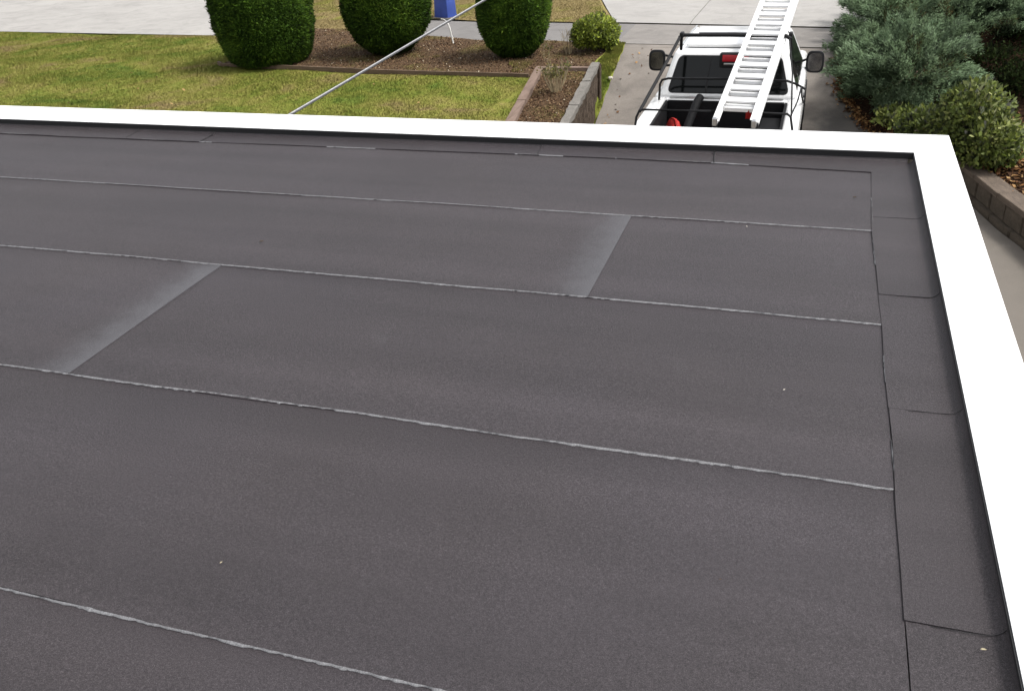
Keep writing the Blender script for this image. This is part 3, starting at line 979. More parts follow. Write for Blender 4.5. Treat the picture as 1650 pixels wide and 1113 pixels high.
mb = MB(); mb.tube(cable_pts((0, 0, 0)), .0062, 8); mb.build('bare_cable', M_cable, cab_, 60)
mb = MB(); mb.tube(cable_pts((.006, 0, -.0095)), .0058, 8); mb.build('insulated_cable', M_cabdk, cab_, 60)

bb = empty('blue_box', (-8.71, 21.16, LZ), 'blue tapered plastic box standing on the verge behind the path', 'box')
mb = MB(); mb.box((-8.71, 21.16, LZ + .52), (.44, .34, 1.0), .02, 2, Matrix.Rotation(-.35, 3, 'Z'), (.80, .80)); mb.build('body', M_blue, bb, 40)
mb = MB(); mb.box((-8.71, 21.16, LZ + 1.04), (.42, .34, .05), .015, 2, Matrix.Rotation(-.35, 3, 'Z')); mb.build('lid', M_blue, bb, 40)
mb = MB(); mb.box((-8.71, 21.16, LZ + .01), (.52, .44, .05), .01, 2, Matrix.Rotation(-.35, 3, 'Z')); mb.build('base', M_path, bb, 40)

mb = MB()
mb.box((-3.60, 16.35, zd(16.35) + .10), (.085, .06, .05), .02, 3, Matrix.Rotation(.4, 3, 'Z'))
tag(mb.build('pale_stone', M_stone, None, 60), 'small pale stone on the grass strip beside the driveway', 'stone')

# ------------------------------------------------------------------ block retaining wall on the right
rw = empty('retaining_wall', (2.2, 11.0, 0), 'low brown block retaining wall with flat capstones along the driveway', 'wall')
bm_ = bmesh.new(); bmesh.ops.create_cube(bm_, size=1.0)
bmesh.ops.bevel(bm_, geom=list(bm_.edges), offset=.035, segments=2, affect='EDGES')
me_block = bpy.data.meshes.new('block'); bm_.to_mesh(me_block); bm_.free(); me_block.materials.append(M_block)
bm_ = bmesh.new(); bmesh.ops.create_cube(bm_, size=1.0)
bmesh.ops.bevel(bm_, geom=list(bm_.edges), offset=.03, segments=2, affect='EDGES')
me_capst = bpy.data.meshes.new('capstone'); bm_.to_mesh(me_capst); bm_.free(); me_capst.materials.append(M_capst)
for me in (me_block, me_capst):
    for p in me.polygons: p.use_smooth = False
line = [(3.9, 6.0), (3.3, 7.6), (2.62, 9.9), (2.46, 10.56), (2.27, 11.09), (2.08, 11.84), (1.78, 12.8), (1.42, 13.8), (1.2, 14.4)]
dl = np.concatenate([[0], np.cumsum(np.linalg.norm(np.diff(np.array(line), axis=0), axis=1))])
lp = lambda s: (float(np.interp(s, dl, [p[0] for p in line])), float(np.interp(s, dl, [p[1] for p in line])))


def place(me, name, s0, s1, th, z0, z1, inset, tilt=0):
    a, b = Vector((*lp(s0), 0)), Vector((*lp(s1), 0))
    d = b - a
    o = bpy.data.objects.new(name, me); COL.objects.link(o)
    o.parent = rw
    ang = math.atan2(d.y, d.x)
    nrm = Vector((math.cos(ang - math.pi / 2), math.sin(ang - math.pi / 2), 0))
    c = (a + b) / 2 + nrm * (th / 2 + inset)
    o.location = Vector((c.x, c.y, (z0 + z1) / 2)) - rw.location
    o.rotation_euler = (tilt, 0, ang)
    o.scale = (d.length, th, z1 - z0)
    return o


s = 0.0
while s < dl[-1] - .3:
    w = random.uniform(.36, .44)
    place(me_block, 'block', s + .006, s + w - .006, .18, .075, .292, random.uniform(-.008, .012), random.uniform(-.02, .02))
    s += w
s = 0.15
while s < dl[-1] - .4:
    w = random.uniform(.52, .62)
    place(me_block, 'base_block', s + .003, s + w - .003, .22, -.05, .07, -.045 + random.uniform(-.006, .006))
    s += w
s = 0.05
while s < dl[-1] - .6:
    w = random.uniform(.62, .8)
    place(me_capst, 'capstone', s + .004, s + w - .004, .25, .296, .362 + random.uniform(-.006, .006), -.03, random.uniform(-.015, .015))
    s += w

# ------------------------------------------------------------------ plants


def leaf_cloud(P, N, size, asp, r, droop=.0, spread=.6, kind='tri'):
    """leaf-sized faces at points P growing roughly along N"""
    n = len(P)
    d = N + r.normal(0, spread, (n, 3)); d[:, 2] -= droop
    d /= np.linalg.norm(d, axis=1)[:, None]
    s = np.cross(d, r.normal(size=(n, 3))); s /= np.linalg.norm(s, axis=1)[:, None]
    L = (r.uniform(.6, 1.25, n) * size)[:, None]
    W = L * asp
    if kind == 'tri':
        V = np.stack([P - s * W / 2, P + s * W / 2, P + d * L], 1)
        return V.reshape(-1, 3), np.arange(3 * n).reshape(-1, 3), 3
    V = np.stack([P, P + d * L * .5 + s * W / 2, P + d * L, P + d * L * .5 - s * W / 2], 1)
    return V.reshape(-1, 3), np.arange(4 * n).reshape(-1, 4), 4


def sph(n, r):
    v = r.normal(size=(n, 3)); return v / np.linalg.norm(v, axis=1)[:, None]


def trunk(root, p0, p1, r0, r1, mat=None, limbs=0, spread=.5, seed=0):
    mb = MB()
    p0, p1 = Vector(p0), Vector(p1)
    rr = random.Random(seed)
    mb.tube([p0, p0.lerp(p1, .4) + Vector((rr.uniform(-.03, .03), rr.uniform(-.03, .03), 0)), p1], r0, 8, r1)
    for k in range(limbs):
        a = rr.uniform(0, 6.28); q = p0.lerp(p1, rr.uniform(.25, .8))
        e = q + Vector((math.cos(a) * spread, math.sin(a) * spread, spread * rr.uniform(.3, .9)))
        mb.tube([q, q.lerp(e, .5) + Vector((0, 0, .05)), e], r1 * .8, 6, r1 * .3)
    return mb.build('trunk', mat or M_bark, root, 60)


def clipped_bush(c, R, H, prof, label, seed, n=75000):
    root = empty('clipped_bush', (c[0], c[1], LZ), label, 'bush', 'clipped round conifer bushes in the bark bed')
    r = np.random.default_rng(seed)
    hs, rs = [p[0] for p in prof], [p[1] for p in prof]
    # radius profile vs height fraction
    def rad(h, a):
        P = np.stack([np.cos(a) * 2, np.sin(a) * 2, h * 4], -1)
        return R * np.interp(h, hs, rs) * (1 + .055 * lump(P, 1.6, seed) + .028 * lump(P, 5, seed + 1))
    # sample: side by area, plus the top through the profile's closing radius
    h = r.uniform(0, 1, n * 3); w = np.interp(h, hs, rs)
    slope = np.abs(np.interp(h + .02, hs, rs) - np.interp(h - .02, hs, rs)) / .04
    w = w * np.sqrt(1 + (slope * R / H) ** 2)
    keep = r.uniform(0, w.max(), len(h)) < w; h = h[keep][:n]; n = len(h)
    a = r.uniform(0, 2 * np.pi, n)
    depth = 1 - .13 * r.uniform(0, 1, n) ** 1.6
    depth = np.where(r.uniform(0, 1, n) > .985, 1 + r.uniform(.01, .05, n), depth)      # stray shoots
    rr = rad(h, a) * depth
    z = c[2] + .05 + h * H * 1.0
    P = np.stack([c[0] + rr * np.cos(a), c[1] + rr * np.sin(a), z], -1)
    dr = (np.interp(h + .03, hs, rs) - np.interp(h - .03, hs, rs)) / .06 * R / H
    N = np.stack([np.cos(a), np.sin(a), -dr + .25], -1); N /= np.linalg.norm(N, axis=1)[:, None]
    V, F, k = leaf_cloud(P, N, .055, .42, r, 0, .55)
    tint = .52 + .26 * lump(P, 9, seed + 3) + r.normal(0, .17, n) 
    tint = np.clip(tint, 0, .96)
    tint[(lump(P, 3.1, seed + 5) > 1.05) & (r.uniform(0, 1, n) < .5)] = 1.0
    # inner core so that no light leaks straight through
    na, nh = 40, 22
    hh = np.linspace(.0, 1, nh); aa = np.linspace(0, 2 * np.pi, na, endpoint=False)
    HH, AA = np.meshgrid(hh, aa, indexing='ij')
    cr = rad(HH.ravel(), AA.ravel()) * .86
    C = np.stack([c[0] + cr * np.cos(AA.ravel()), c[1] + cr * np.sin(AA.ravel()), c[2] + .09 + HH.ravel() * (H - .12)], -1)
    ii = np.arange(nh - 1)[:, None] * na + np.arange(na)[None]
    jj = np.arange(nh - 1)[:, None] * na + (np.arange(na)[None] + 1) % na
    Q = np.stack([ii, jj, jj + na, ii + na], -1).reshape(-1, 4)
    T = np.concatenate([Q[:, [0, 1, 2]], Q[:, [0, 2, 3]]])
    VV = np.concatenate([V, C]); FF = np.concatenate([F, T + len(V)]); tt = np.concatenate([np.repeat(tint, 3), np.full(len(C), .15)])
    GN = N + r.normal(0, .35, N.shape); GN /= np.linalg.norm(GN, axis=1)[:, None]
    CN = C - np.array([c[0], c[1], c[2] + H / 2]); CN /= np.linalg.norm(CN, axis=1)[:, None]
    np_mesh('crown', VV, FF, M_conifer, root, tint=tt, grow=np.concatenate([np.repeat(GN, 3, 0), CN]))
    trunk(root, (c[0], c[1], c[2] - .05), (c[0], c[1], c[2] + H * .6), .07, .03, limbs=6, spread=R * .5, seed=seed)
    return root


pA = [(0, .70), (.03, .80), (.15, .93), (.35, 1.0), (.6, 1.0), (.8, .90), (.93, .62), (1, .05)]
pB = [(0, .25), (.04, .50), (.14, .76), (.30, .94), (.5, 1.0), (.7, .95), (.86, .76), (.95, .5), (1, .04)]
clipped_bush((-10.58, 16.22, LZ), .98, 2.0, pA, 'widest clipped dark green bush at the left end of the bark bed', 101)
clipped_bush((-8.30, 17.10, LZ), .86, 1.9, pB, 'clipped dark green bush between the blue box and the widest bush', 102)
clipped_bush((-5.58, 16.88, LZ), .70, 1.75, pB, 'narrow clipped dark green bush right of the bent pipe', 103)


def leafy_shrub(name, lobes, n, mat, size, asp, label, cat, seed, spread=.7, zmin=None, flat=.35, shell=.30, trunk_at=None, nsub=0, droop=.0, group=None):
    """broad-leaved shrub from several lobes of leaf faces: lobes (x,y,z,rx,ry,rz)"""
    base = trunk_at or (lobes[0][0], lobes[0][1], LZ)
    root = empty(name, base, label, cat, group)
    r = np.random.default_rng(seed)
    Ps, Ns, Ts = [], [], []
    wts = np.array([l[3] * l[4] + l[3] * l[5] + l[4] * l[5] for l in lobes]); wts /= wts.sum()
    for l, w in zip(lobes, wts):
        m = int(n * w)
        u = sph(m, r)
        dd = 1 - shell * r.uniform(0, 1, m) ** 1.3
        bump_ = 1 + .16 * lump(u * 2.2 + np.array(l[:3]), 1.8, seed + 4) + .07 * lump(u * 2.2 + np.array(l[:3]), 5.5, seed + 5)
        P = np.array(l[:3]) + u * np.array(l[3:]) * (dd * bump_)[:, None]
        N = u / np.array(l[3:]); N /= np.linalg.norm(N, axis=1)[:, None]
        N = N * .8 + np.array([0, 0, flat])
        Ps.append(P); Ns.append(N); Ts.append(.62 + .2 * lump(P, 7, seed + 6) + r.normal(0, .19, m))
    P, N, T = np.concatenate(Ps), np.concatenate(Ns), np.concatenate(Ts)
    k = np.ones(len(P), bool)
    if zmin is not None: k = P[:, 2] > zmin(P[:, 0], P[:, 1])
    # open gaps
    k &= lump(P, 3.4, seed + 8) > -.95
    P, N, T = P[k], N[k], T[k]
    V, F, q = leaf_cloud(P, N, size, asp, r, droop, spread, 'quad')
    GN = N + np.array([0, 0, .35]) + r.normal(0, .42, N.shape); GN /= np.linalg.norm(GN, axis=1)[:, None]
    np_mesh('crown', V, F, mat, root, tint=np.repeat(np.clip(T, 0, 1), 4), grow=np.repeat(GN, 4, 0))
    trunk(root, (base[0], base[1], base[2] - .05), (lobes[0][0], lobes[0][1], lobes[0][2]), .035, .015, limbs=9, spread=min(lobes[0][3:]) * .7, seed=seed)
    return root


leafy_shrub('leafy_bush', [(-4.10, 17.45, 1.06, .40, .40, .33), (-4.37, 17.35, 1.04, .20, .3, .26), (-3.88, 17.4, 1.04, .22, .3, .27)], 11000, M_light, .055, .5,
            'small bright green leafy bush at the right end of the bark bed', 'bush', 111, zmin=lambda x, y: LZ + .08 + 0 * x, shell=.5)


def juniper(label, seed=130):
    root = empty('juniper', (2.4, 18.2, .6), label, 'juniper')
    r = np.random.default_rng(seed)
    lobes = [(3.0, 20.0, 1.25, 2.5, 2.2, 1.1, 300), (1.25, 17.8, .75, .85, 1.6, .80, 170), (1.35, 15.75, .80, .72, 1.45, .38, 120),
             (4.6, 19.8, 1.3, 1.6, 1.6, .9, 90), (2.55, 18.2, 1.02, 1.4, 1.65, .45, 165), (1.22, 15.9, .42, .42, .85, .35, 50), (3.4, 18.2, 1.32, 1.15, .95, .40, 140)]
    Vs, Gs, Ts = [], [], []
    off = 0
    core = []
    for (cx, cy, cz, rx, ry, rz, nb) in lobes:
        u = sph(nb * 3, r); u = u[u[:, 2] > -.15][:nb]
        for uu in u:
            st = np.array([cx, cy, cz]) + uu * np.array([rx, ry, rz]) * r.uniform(.55, .95)
            d = uu / np.array([rx, ry, rz]); d /= np.linalg.norm(d)
            d = np.array([d[0], d[1], d[2] * .35 + .06]) + r.normal(0, .25, 3) * np.array([1, 1, .4])
            d /= np.linalg.norm(d)
            L = r.uniform(.35, .65)
            side = np.cross(d, [0, 0, 1.0]); side /= np.linalg.norm(side)
            up = np.cross(side, d)
            m = 420
            tpos = r.uniform(0, 1, m) ** .7
            lat = r.normal(0, .30, m) * (1.15 - tpos) * .62 * L * 1.2
            lat += .05 * np.sin(lat * 40)
            P = st + d * (tpos * L)[:, None] + side * lat[:, None] + up * (r.normal(0, .035, m) - .16 * (np.abs(lat) / L) - .16 * (tpos - .4) ** 2 * L)[:, None]
            nd = d * .9 + side * (np.sign(lat) * .55)[:, None] + np.array([0, 0, .15]) + r.normal(0, .3, (m, 3))
            nd /= np.linalg.norm(nd, axis=1)[:, None]
            s = np.cross(nd, r.normal(size=(m, 3))); s /= np.linalg.norm(s, axis=1)[:, None]
            ll = r.uniform(.035, .085, m)[:, None]
            V = np.stack([P - s * .0085, P + s * .0085, P + nd * ll], 1).reshape(-1, 3)
            bt = r.uniform(-.10, .10) + (.0 if r.uniform() > .10 else -.42)
            tv = np.clip(.40 + bt + .28 * tpos + r.normal(0, .13, m), 0, 1)
            gn = up * .8 + d * .3 + side * (np.sign(lat) * .25)[:, None] + r.normal(0, .35, (m, 3))
            gn /= np.linalg.norm(gn, axis=1)[:, None]; Gs.append(np.repeat(gn, 3, 0))
            Vs.append(V); Ts.append(np.repeat(tv, 3))
    V = np.concatenate(Vs)
    np_mesh('crown', V, np.arange(len(V)).reshape(-1, 3), M_juni, root, tint=np.concatenate(Ts), grow=np.concatenate(Gs))
    mb = MB()
    rr = random.Random(5)
    for (cx, cy, cz, rx, ry, rz, nb) in lobes:
        for k in range(14):
            a = rr.uniform(0, 6.28); f = rr.uniform(.5, .85)
            e = Vector((cx + math.cos(a) * rx * f, cy + math.sin(a) * ry * f, cz + rz * rr.uniform(.0, .5)))
            s0 = Vector((2.4 + (cx - 2.4) * .35, 18.2 + (cy - 18.2) * .35, .75))
            mb.tube([s0, s0.lerp(e, .5) + Vector((0, 0, .12)), e], .035, 6, .008)
    mb.build('branches', M_bark, root, 60)
    trunk(root, (2.4, 18.2, .4), (2.5, 18.5, 1.6), .12, .05, limbs=5, spread=.7, seed=9)


juniper('large spreading blue green juniper beside the driveway at upper right')
leafy_shrub('leafy_shrub', [(1.95, 12.9, .80, .50, .60, .50), (1.52, 13.4, .52, .40, .45, .32), (2.18, 12.45, .64, .38, .45, .36), (1.18, 14.2, .40, .32, .40, .24)], 13000, M_rhodo, .08, .52,
            'glossy leafed green shrub behind the white roof corner below the juniper', 'shrub', 141, zmin=lambda x, y: .40 + 0 * x, shell=.55, trunk_at=(1.9, 12.9, .45), droop=.1)
leafy_shrub('low_shrub', [(1.10, 15.45, .34, .24, .5, .26), (1.25, 14.9, .42, .28, .35, .28)], 4500, M_juni, .06, .35,
            'low grey green shrub spilling over the leaf strewn driveway edge', 'shrub', 142, zmin=lambda x, y: .12 + 0 * x, trunk_at=(1.15, 15.3, .2), shell=.6)
leafy_shrub('yellow_shrub', [(3.62, 15.7, 1.1, .42, .45, .42), (3.55, 15.5, .75, .3, .3, .35)], 4200, M_yellow, .07, .45,
            'yellow green shrub at the right edge of the picture beside the juniper', 'shrub', 143, trunk_at=(3.62, 15.7, .6), shell=.6)
leafy_shrub('shade_filler', [(3.3, 16.9, 1.05, .65, .5, .36), (2.6, 16.2, .8, .5, .5, .32), (3.0, 15.4, .75, .5, .5, .25)], 8000, M_dark, .07, .4,  # shrub added to darken the hollow under the juniper
            'added shrub coloured near black for the deep shade under the juniper', 'shrub', 144, trunk_at=(3.0, 16.9, .6), shell=.6)


def twiggy(name, base, n, h, spr, label, cat, seed, leaves, lmat, r0=.006, mat=None):
    root = empty(name, base, label, cat)
    rr = random.Random(seed)
    mb = MB()
    tips = []
    for k in range(n):
        a = rr.uniform(0, 6.28); s_ = spr * rr.uniform(.25, 1)
        b = Vector(base) + Vector((math.cos(a) * .05, math.sin(a) * .05, -.03))
        e = Vector(base) + Vector((math.cos(a) * s_, math.sin(a) * s_, h * rr.uniform(.55, 1)))
        m_ = b.lerp(e, .5) + Vector((math.cos(a) * s_ * .15, math.sin(a) * s_ * .15, .03))
        mb.tube([b, m_, e], r0, 5, r0 * .45)
        tips.append((m_, e))
        for j in range(2):
            q = m_.lerp(e, rr.uniform(.1, .7)); f = q + Vector((rr.uniform(-.1, .1), rr.uniform(-.1, .1), rr.uniform(.06, .16)))
            mb.tube([q, f], r0 * .5, 4, r0 * .25); tips.append((q, f))
    mb.build('stems', mat or M_twig, root, 60)
    if leaves:
        r = np.random.default_rng(seed)
        idx = r.integers(0, len(tips), leaves); q = r.uniform(.35, 1.05, leaves)
        A_ = np.array([tips[i][0] for i in idx]); B_ = np.array([tips[i][1] for i in idx])
        P = A_ + (B_ - A_) * q[:, None] + r.normal(0, .02, (leaves, 3))
        N = np.tile([0, 0, .4], (leaves, 1)).astype(float)
        V, F, _ = leaf_cloud(P, N, .045, .5, r, 0, .8, 'quad')
        G_ = sph(leaves, r) * .5 + np.array([0, -.2, .8]); G_ /= np.linalg.norm(G_, axis=1)[:, None]
        np_mesh('leaves', V, F, lmat, root, tint=np.repeat(r.uniform(0, 1, leaves), 4), grow=np.repeat(G_, 4, 0))
    return root


twiggy('bare_shrub', (-3.95, 13.95, .78), 26, .52, .24, 'sparse twiggy shrub with few yellow green leaves growing in the planter', 'shrub', 151, 380, M_sleaf, .009)
twiggy('dead_clump', (-4.62, 17.25, LZ + .03), 16, .42, .16, 'dry beige stems left of the bright green leafy bush', 'dead plant', 152, 0, None, .005)
twiggy('seedling', (-4.78, 16.35, LZ + .03), 5, .34, .10, 'thin yellowish seedling in the bark behind the planter', 'plant', 153, 60, M_sleaf, .004)

# ------------------------------------------------------------------ the pickup truck
TX = -1.15
truck = empty('pickup_truck', (TX, 12.6, 0), 'white pickup truck with black rack parked facing away on the driveway', 'pickup truck')


def tbox(name, c, s_, mat, bev=.01, parent=None, seg=2, rot=None, taper=None, smooth=35):
    mb = MB(); mb.box(c, s_, bev, seg, rot, taper); return mb.build(name, mat, parent or truck, smooth)


RZT = 1.145                                                          # bed rail height
mb = MB()
for sx in (-1, 1):                                                   # bed sides with thick rolled rails
    mb.hexa([(TX + sx * .80 - .0, 10.3, .55), (TX + sx * .99, 10.3, .55), (TX + sx * .99, 12.42, .55), (TX + sx * .80, 12.42, .55)] if sx > 0 else
            [(TX - .99, 10.3, .55), (TX - .80, 10.3, .55), (TX - .80, 12.42, .55), (TX - .99, 12.42, .55)][0:4] and
            [(TX - .99, 10.3, .55), (TX - .80, 10.3, .55), (TX - .80, 12.42, .55), (TX - .99, 12.42, .55)]
            , 0) if False else mb.box((TX + sx * .895, 11.36, .845), (.19, 2.12, .60), .035, 3)
mb.box((TX, 12.375, .84), (1.60, .09, .60), .02, 2)                   # front wall of the bed
mb.box((TX, 11.36, .52), (1.62, 2.1, .06), .01, 1)                    # bed floor pan
mb.build('bed', M_paint, truck, 40)
mb = MB()
for sx in (-1, 1):
    mb.box((TX + sx * .785, 11.34, .835), (.035, 1.98, .575), .008, 1)
mb.box((TX, 12.318, .84), (1.53, .03, .575), .008, 1)
mb.box((TX, 11.34, .563), (1.55, 1.97, .03), .005, 1)
for sx in (-1, 1):
    mb.box((TX + sx * .66, 11.25, .68), (.22, .85, .21), .05, 3)       # wheel boxes
mb.build('bed_liner', M_liner, truck, 40)
tbox('tailgate', (TX, 10.26, .80), (1.72, .07, .52), M_paint, .02)
tbox('rear_bumper', (TX, 10.16, .52), (1.9, .14, .16), M_chrome, .03)
for sx in (-1, 1):
    tbox('tail_light', (TX + sx * .93, 10.285, .85), (.13, .05, .34), M_redlens, .015)
tbox('front_rail', (TX, 12.36, RZT + .012), (1.5, .03, .02), M_chrome, .006)
# cab: lower body, hood, greenhouse
mb = MB()
mb.box((TX, 13.62, .80), (1.96, 2.28, .74), .06, 3)
mb.box((TX, 15.35, .76), (1.90, 1.35, .60), .09, 3)                     # hood
mb.build('body', M_paint, truck, 40)
GB = [(TX - .93, 12.46, 1.12), (TX + .93, 12.46, 1.12), (TX + .93, 14.88, 1.12), (TX - .93, 14.88, 1.12)]
GT = [(TX - .735, 12.66, 1.715), (TX + .735, 12.66, 1.715), (TX + .715, 14.20, 1.745), (TX - .715, 14.20, 1.745)]
mb = MB(); mb.hexa(GB + GT, .055, 3)
mb.build('cab', M_paint, truck, 40)
mb = MB(); mb.box((TX, 13.43, 1.755), (1.20, 1.30, .05), .022, 3); mb.build('roof_panel', M_paint, truck, 40)
for sx in (-1, 1):
    mb = MB(); mb.tube([(TX + sx * .655, 12.78, 1.762), (TX + sx * .65, 13.4, 1.778), (TX + sx * .64, 14.1, 1.775)], .012, 6); mb.build('drip_rail', M_chrome, truck, 60)


def pane(name, a, b, c, d, u0, u1, v0, v1, mat, rad=.10, proud=.006, asp=2.0, thick=.012, parent=None):
    """rounded panel lying on the quad a,b (bottom) c,d (top: c above b)"""
    a, b, c, d = map(Vector, (a, b, c, d))
    f = lambda u, v: (a.lerp(b, u)).lerp(d.lerp(c, u), v)
    nrm = (b - a).cross(d - a).normalized()
    pts = []
    ru, rv = rad / asp, rad
    for (cu, cv, s0) in ((u1 - ru, v0 + rv, -90), (u1 - ru, v1 - rv, 0), (u0 + ru, v1 - rv, 90), (u0 + ru, v0 + rv, 180)):
        for k in range(5):
            t_ = math.radians(s0 + 22.5 * k)
            pts.append(f(cu + ru * math.cos(t_), cv + rv * math.sin(t_)) + nrm * proud)
    mb = MB(); mb.prism(pts, -nrm * thick)
    return mb.build(name, mat, parent or truck)


RB_ = (GB[0], GB[1], GT[1], GT[0])
pane('window_seal', *RB_, .055, .945, .105, .90, M_blk, .12, .004, 3.0)
wn_ = pane('rear_window', *RB_, .07, .93, .13, .875, M_glass, .11, .008, 3.0)
pane('window_divider', *RB_, .335, .35, .13, .875, M_blk, .004, .0105, 3.0)
pane('window_divider', *RB_, .655, .67, .13, .875, M_blk, .004, .0105, 3.0)
SR = (GB[1], GB[2], GT[2], GT[1])
pane('side_window', *SR, .06, .30, .12, .88, M_glass, .06, .005, 1.5)
pane('side_window', *SR, .335, .88, .10, .90, M_glass, .06, .005, 2.5)
SL = (GB[3], GB[0], GT[0], GT[3])
pane('side_window', *SL, .70, .94, .12, .88, M_glass, .06, .005, 1.5)
pane('side_window', *SL, .12, .665, .10, .90, M_glass, .06, .005, 2.5)
pane('windscreen', GB[2], GB[3], GT[3], GT[2], .05, .95, .10, .90, M_glass, .1, .005, 2.5)
# high brake light in its black housing
lh = tbox('brake_light', (TX + .07, 12.615, 1.60), (.40, .10, .20), M_blk, .03, seg=3)
tbox('red_lens', (TX + .08, 12.558, 1.635), (.34, .012, .085), M_redlens, .004, lh)
tbox('grey_strip', (TX + .06, 12.56, 1.56), (.26, .01, .025), M_chrome, .003, lh)
# wheels
for sx in (-1, 1):
    for yw in (11.25, 15.0):
        mb = MB(); c = (TX + sx * .84, yw, .36)
        mb.lathe(c, [(-.11, .24), (-.115, .33), (-.09, .36), (.09, .36), (.115, .33), (.11, .24)], 'X', 28)
        w_ = mb.build('wheel', M_rub, truck, 40)
        mb = MB(); mb.lathe((c[0] + sx * .105, yw, .36), [(-.02, .23), (.012, .225), (.012, .17), (-.006, .15), (-.006, .07), (.02, .06), (.02, .02)], 'X', 24)
        mb.build('rim', M_chrome, w_, 40)
        mb = MB()
        mb.lathe((TX + sx * .90, yw, .38), [(-.085, .41), (.093, .42), (.093, .40), (-.085, .39)], 'X', 28); mb.build('wheel_arch', M_blk, truck, 40)
for sx in (-1, 1):
    tbox('headlight', (TX + sx * .72, 16.03, .80), (.32, .05, .16), M_chrome, .02)
    tbox('door_handle', (TX + sx * .985, 13.15, 1.02), (.03, .16, .035), M_blk, .008)
for sx in (-1, 1):
    for yd in (13.02, 14.62):
        tbox('door_gap', (TX + sx * .9795, yd, .82), (.006, .010, .58), M_blk, 0)
tbox('grille', (TX, 16.03, .80), (1.05, .04, .16), M_blk, .01)
tbox('front_bumper', (TX, 16.08, .50), (1.94, .16, .18), M_chrome, .04)
# door mirrors on double arms
for sx, xm in ((-1, -2.385), (1, -.065)):
    x0 = TX + sx * .955
    mb = MB()
    rings = []
    for (dy, sc) in ((-.052, .93), (-.046, .985), (-.03, 1.0), (.0, .97), (.03, .86), (.055, .66), (.066, .40)):
        ring = []
        for k in range(32):
            t_ = 2 * math.pi * k / 32
            cx_, sx_ = math.cos(t_), math.sin(t_)
            ring.append(mb.bm.verts.new((xm + .127 * sc * math.copysign(abs(cx_) ** .55, cx_), 14.2 + dy, 1.255 + .158 * sc * math.copysign(abs(sx_) ** .55, sx_))))
        rings.append(ring)
    for i in range(len(rings) - 1):
        for k in range(32):
            mb.bm.faces.new((rings[i][k], rings[i][(k + 1) % 32], rings[i + 1][(k + 1) % 32], rings[i + 1][k]))
    mb.bm.faces.new(rings[0]); mb.bm.faces.new(rings[-1])
    mr = mb.build('mirror', M_blk, truck, 40)
    mb = MB()
    pts = []
    for k in range(32):
        t_ = 2 * math.pi * k / 32
        cx_, sx_ = math.cos(t_), math.sin(t_)
        pts.append((xm + .098 * math.copysign(abs(cx_) ** .6, cx_), 14.145, 1.255 + .128 * math.copysign(abs(sx_) ** .6, sx_)))
    mb.prism(pts, (0, .006, 0)); mb.build('mirror_glass', M_mirror, mr)
    for dz in (-.09, .07):
        mb = MB(); mb.tube([(x0 - sx * .05, 14.23, 1.16 + dz * .9 + .03), (x0 + sx * .05, 14.22, 1.245 + dz * .75), (xm - sx * .10, 14.21, 1.255 + dz)], .018, 8); mb.build('mirror_arm', M_blk, mr, 60)

# rack: hoops over the bed, sloping side rails, bar over the cab roof
rk = M_rackm


def ttube(name, pts, r, mat=rk, parent=None):
    mb = MB(); mb.tube(pts, r, 8); return mb.build(name, mat, parent or truck, 60)


LX, RX = -2.0, -.25
ttube('rear_hoop', [(LX - .05, 10.62, RZT - .02), (LX - .03, 10.66, 1.34), (LX, 10.68, 1.415), (LX + .06, 10.69, 1.425), (TX, 10.68, 1.43), (RX - .04, 10.66, 1.425), (RX, 10.64, 1.40), (RX + .06, 10.6, RZT - .02)], .0145)
ttube('middle_hoop', [(-2.03, 12.28, RZT - .02), (-1.985, 12.06, 1.40), (-1.945, 11.98, 1.475), (-1.86, 11.96, 1.50), (-1.1, 11.95, 1.51), (-.36, 11.88, 1.51), (-.24, 11.80, 1.49), (-.14, 11.74, 1.45)], .015)
ttube('side_brace', [(-.185, 11.76, 1.465), (-.20, 11.2, 1.44), (-.245, 10.65, 1.42)], .010)
ttube('side_brace', [(-.15, 12.30, RZT - .01), (-.17, 11.95, 1.30), (-.18, 11.76, 1.46)], .012)
ttube('side_rail', [(-2.0, 10.70, 1.40), (-1.885, 11.55, 1.68), (-1.785, 12.36, 1.945)], .021)
ttube('side_rail', [(-.245, 10.68, 1.40), (-.30, 11.55, 1.68), (-.40, 12.36, 1.945)], .010)
ttube('front_bar', [(-1.80, 12.36, 1.935), (-1.74, 12.38, 1.965), (-1.1, 12.36, 1.970), (-.44, 12.34, 1.965), (-.38, 12.34, 1.93)], .024)
ttube('front_bar_glint', [(-1.55, 12.44, 1.985), (-1.1, 12.43, 1.99), (-.9, 12.43, 1.985)], .011, M_chrome)  # bright tube stands for the highlight along the top of the bar
for x0 in (-1.765, -.385):
    ttube('rack_post', [(x0, 12.36, 1.94), (x0 + (-.02 if x0 < -1 else .02), 12.5, 1.76)], .02)
    tbox('rack_clamp', (x0, 12.40, 1.965), (.05, .12, .07), rk, .012)
ttube('tie_strap', [(-.475, 12.95, 2.10), (-.44, 12.7, 1.98), (-.37, 12.42, 1.90)], .006, M_blk)

# ladder: two sections lying one on the other, sloping from the rear hoop over the cab bar
ld = empty('extension_ladder', (-.80, 10.08, 1.44), 'white aluminium extension ladder sloping up over the truck rack', 'ladder')
a0 = Vector((-.825, 10.03, 1.445)); a1 = Vector((-.605, 13.70, 2.235))
ax = (a1 - a0).normalized(); sdir = Vector((1, .0, 0)); sdir = (sdir - ax * sdir.dot(ax)).normalized(); up_ = sdir.cross(ax).normalized()
LR = Matrix((sdir, ax, up_)).transposed()
LLEN = 4.6
LSH = 0.08


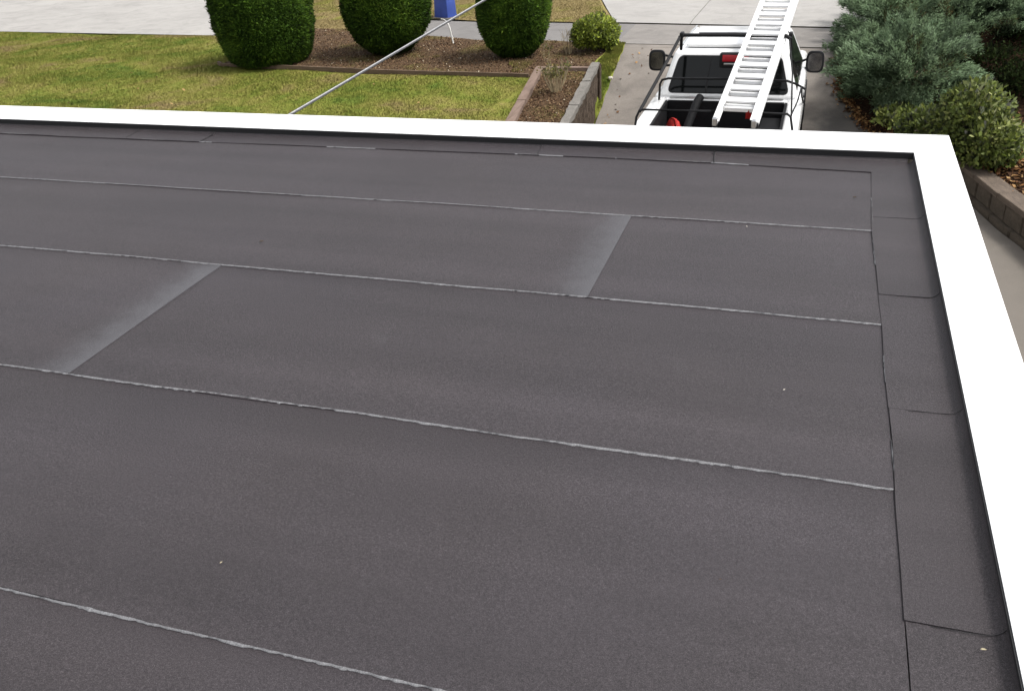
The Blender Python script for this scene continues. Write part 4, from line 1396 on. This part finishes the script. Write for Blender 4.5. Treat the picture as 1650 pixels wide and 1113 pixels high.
def lbox(name, u, v, w, s_, mat, bev=.004, parent=None):
    c = a0 + ax * u + sdir * v + up_ * w
    return tbox(name, c, s_, mat, bev, parent or ld, 1, LR)


for sx in (-1, 1):
    for (w, v0, u0, u1) in ((.045, .212, 0.0, LLEN - .25), (-.045, .226, .10, LLEN)):
        r_l = lbox('rail', (u0 + u1) / 2, sx * v0, w, (.028, u1 - u0, .078), M_alu)
        lbox('rail_flange', (u0 + u1) / 2, sx * (v0 - .012), w + .0405, (.064, u1 - u0, .005), M_alu, 0, r_l)
        lbox('rail_end', u0 - .0, sx * v0, w, (.05, .05, .09), M_chrome if w > 0 else M_blk, .008, r_l)
for k in range(28):
    u = .50 + .31 * (k // 2) + (.155 if k % 2 else 0) * LSH
    w = .060 if k % 2 == 0 else -.030
    if u < LLEN - .3:
        lbox('rung', u, 0, w, (.39 if k % 2 == 0 else .415, .104, .028), M_alu, .004)
lbox('brace', .40, 0, .0, (.36, .04, .05), M_alu)

# things lying in the bed
mb = MB()
vs = mb.box((-1.77, 11.74, .81), (.38, .46, .48), .06, 3, Matrix.Rotation(.4, 3, 'Z'), (.22, .42))
for v in vs:
    q = np.array([[v.co.x, v.co.y, v.co.z]]); v.co += Vector((.05 * float(lump(q, 11, 3)[0]), .05 * float(lump(q, 11, 4)[0]), .05 * float(lump(q, 9, 5)[0])))
bag = mb.build('red_bag', M_redcloth, None, 180)
tag(bag, 'crumpled red cloth bag standing at the left of the truck bed', 'bag')
mb = MB()
mb.tube([(-1.60, 11.45, .70), (-1.56, 11.85, .95), (-1.50, 12.12, 1.15), (-1.47, 12.22, 1.20)], .055, 14)
tag(mb.build('black_roll', M_liner, None, 60), 'black rolled sheet leaning on the front of the truck bed beside the red bag', 'roll')
tb = empty('tool_box', (-.50, 11.75, .58), 'black plastic tool box at the right of the truck bed', 'tool box')
mb = MB(); mb.box((-.52, 11.70, .76), (.24, .80, .34), .02, 2); mb.build('body', M_blk, tb, 40)
mb = MB(); mb.box((-.52, 11.70, .955), (.255, .82, .05), .015, 2); mb.build('lid', M_blk, tb, 40)
mb = MB(); mb.box((-.52, 11.285, .93), (.06, .015, .06), .004, 1); mb.build('latch', M_chrome, tb)
mb = MB()
mb.bm.free(); mb.bm = bmesh.new()
fl = []
for i in range(5):
    for j in range(5):
        fl.append(mb.bm.verts.new((-.735 + .016 * i, 10.40 + .012 * math.sin(i * 1.9 + j), 1.54 - .028 * j + .004 * math.sin(i * 2.2))))
for i in range(4):
    for j in range(4):
        mb.bm.faces.new((fl[i * 5 + j], fl[i * 5 + j + 1], fl[i * 5 + j + 6], fl[i * 5 + j + 5]))
bmesh.ops.solidify(mb.bm, geom=list(mb.bm.faces), thickness=.004)
tag(mb.build('red_flag', M_redcloth, None, 180), 'small red cloth hanging between the lower ends of the ladder rails', 'cloth')
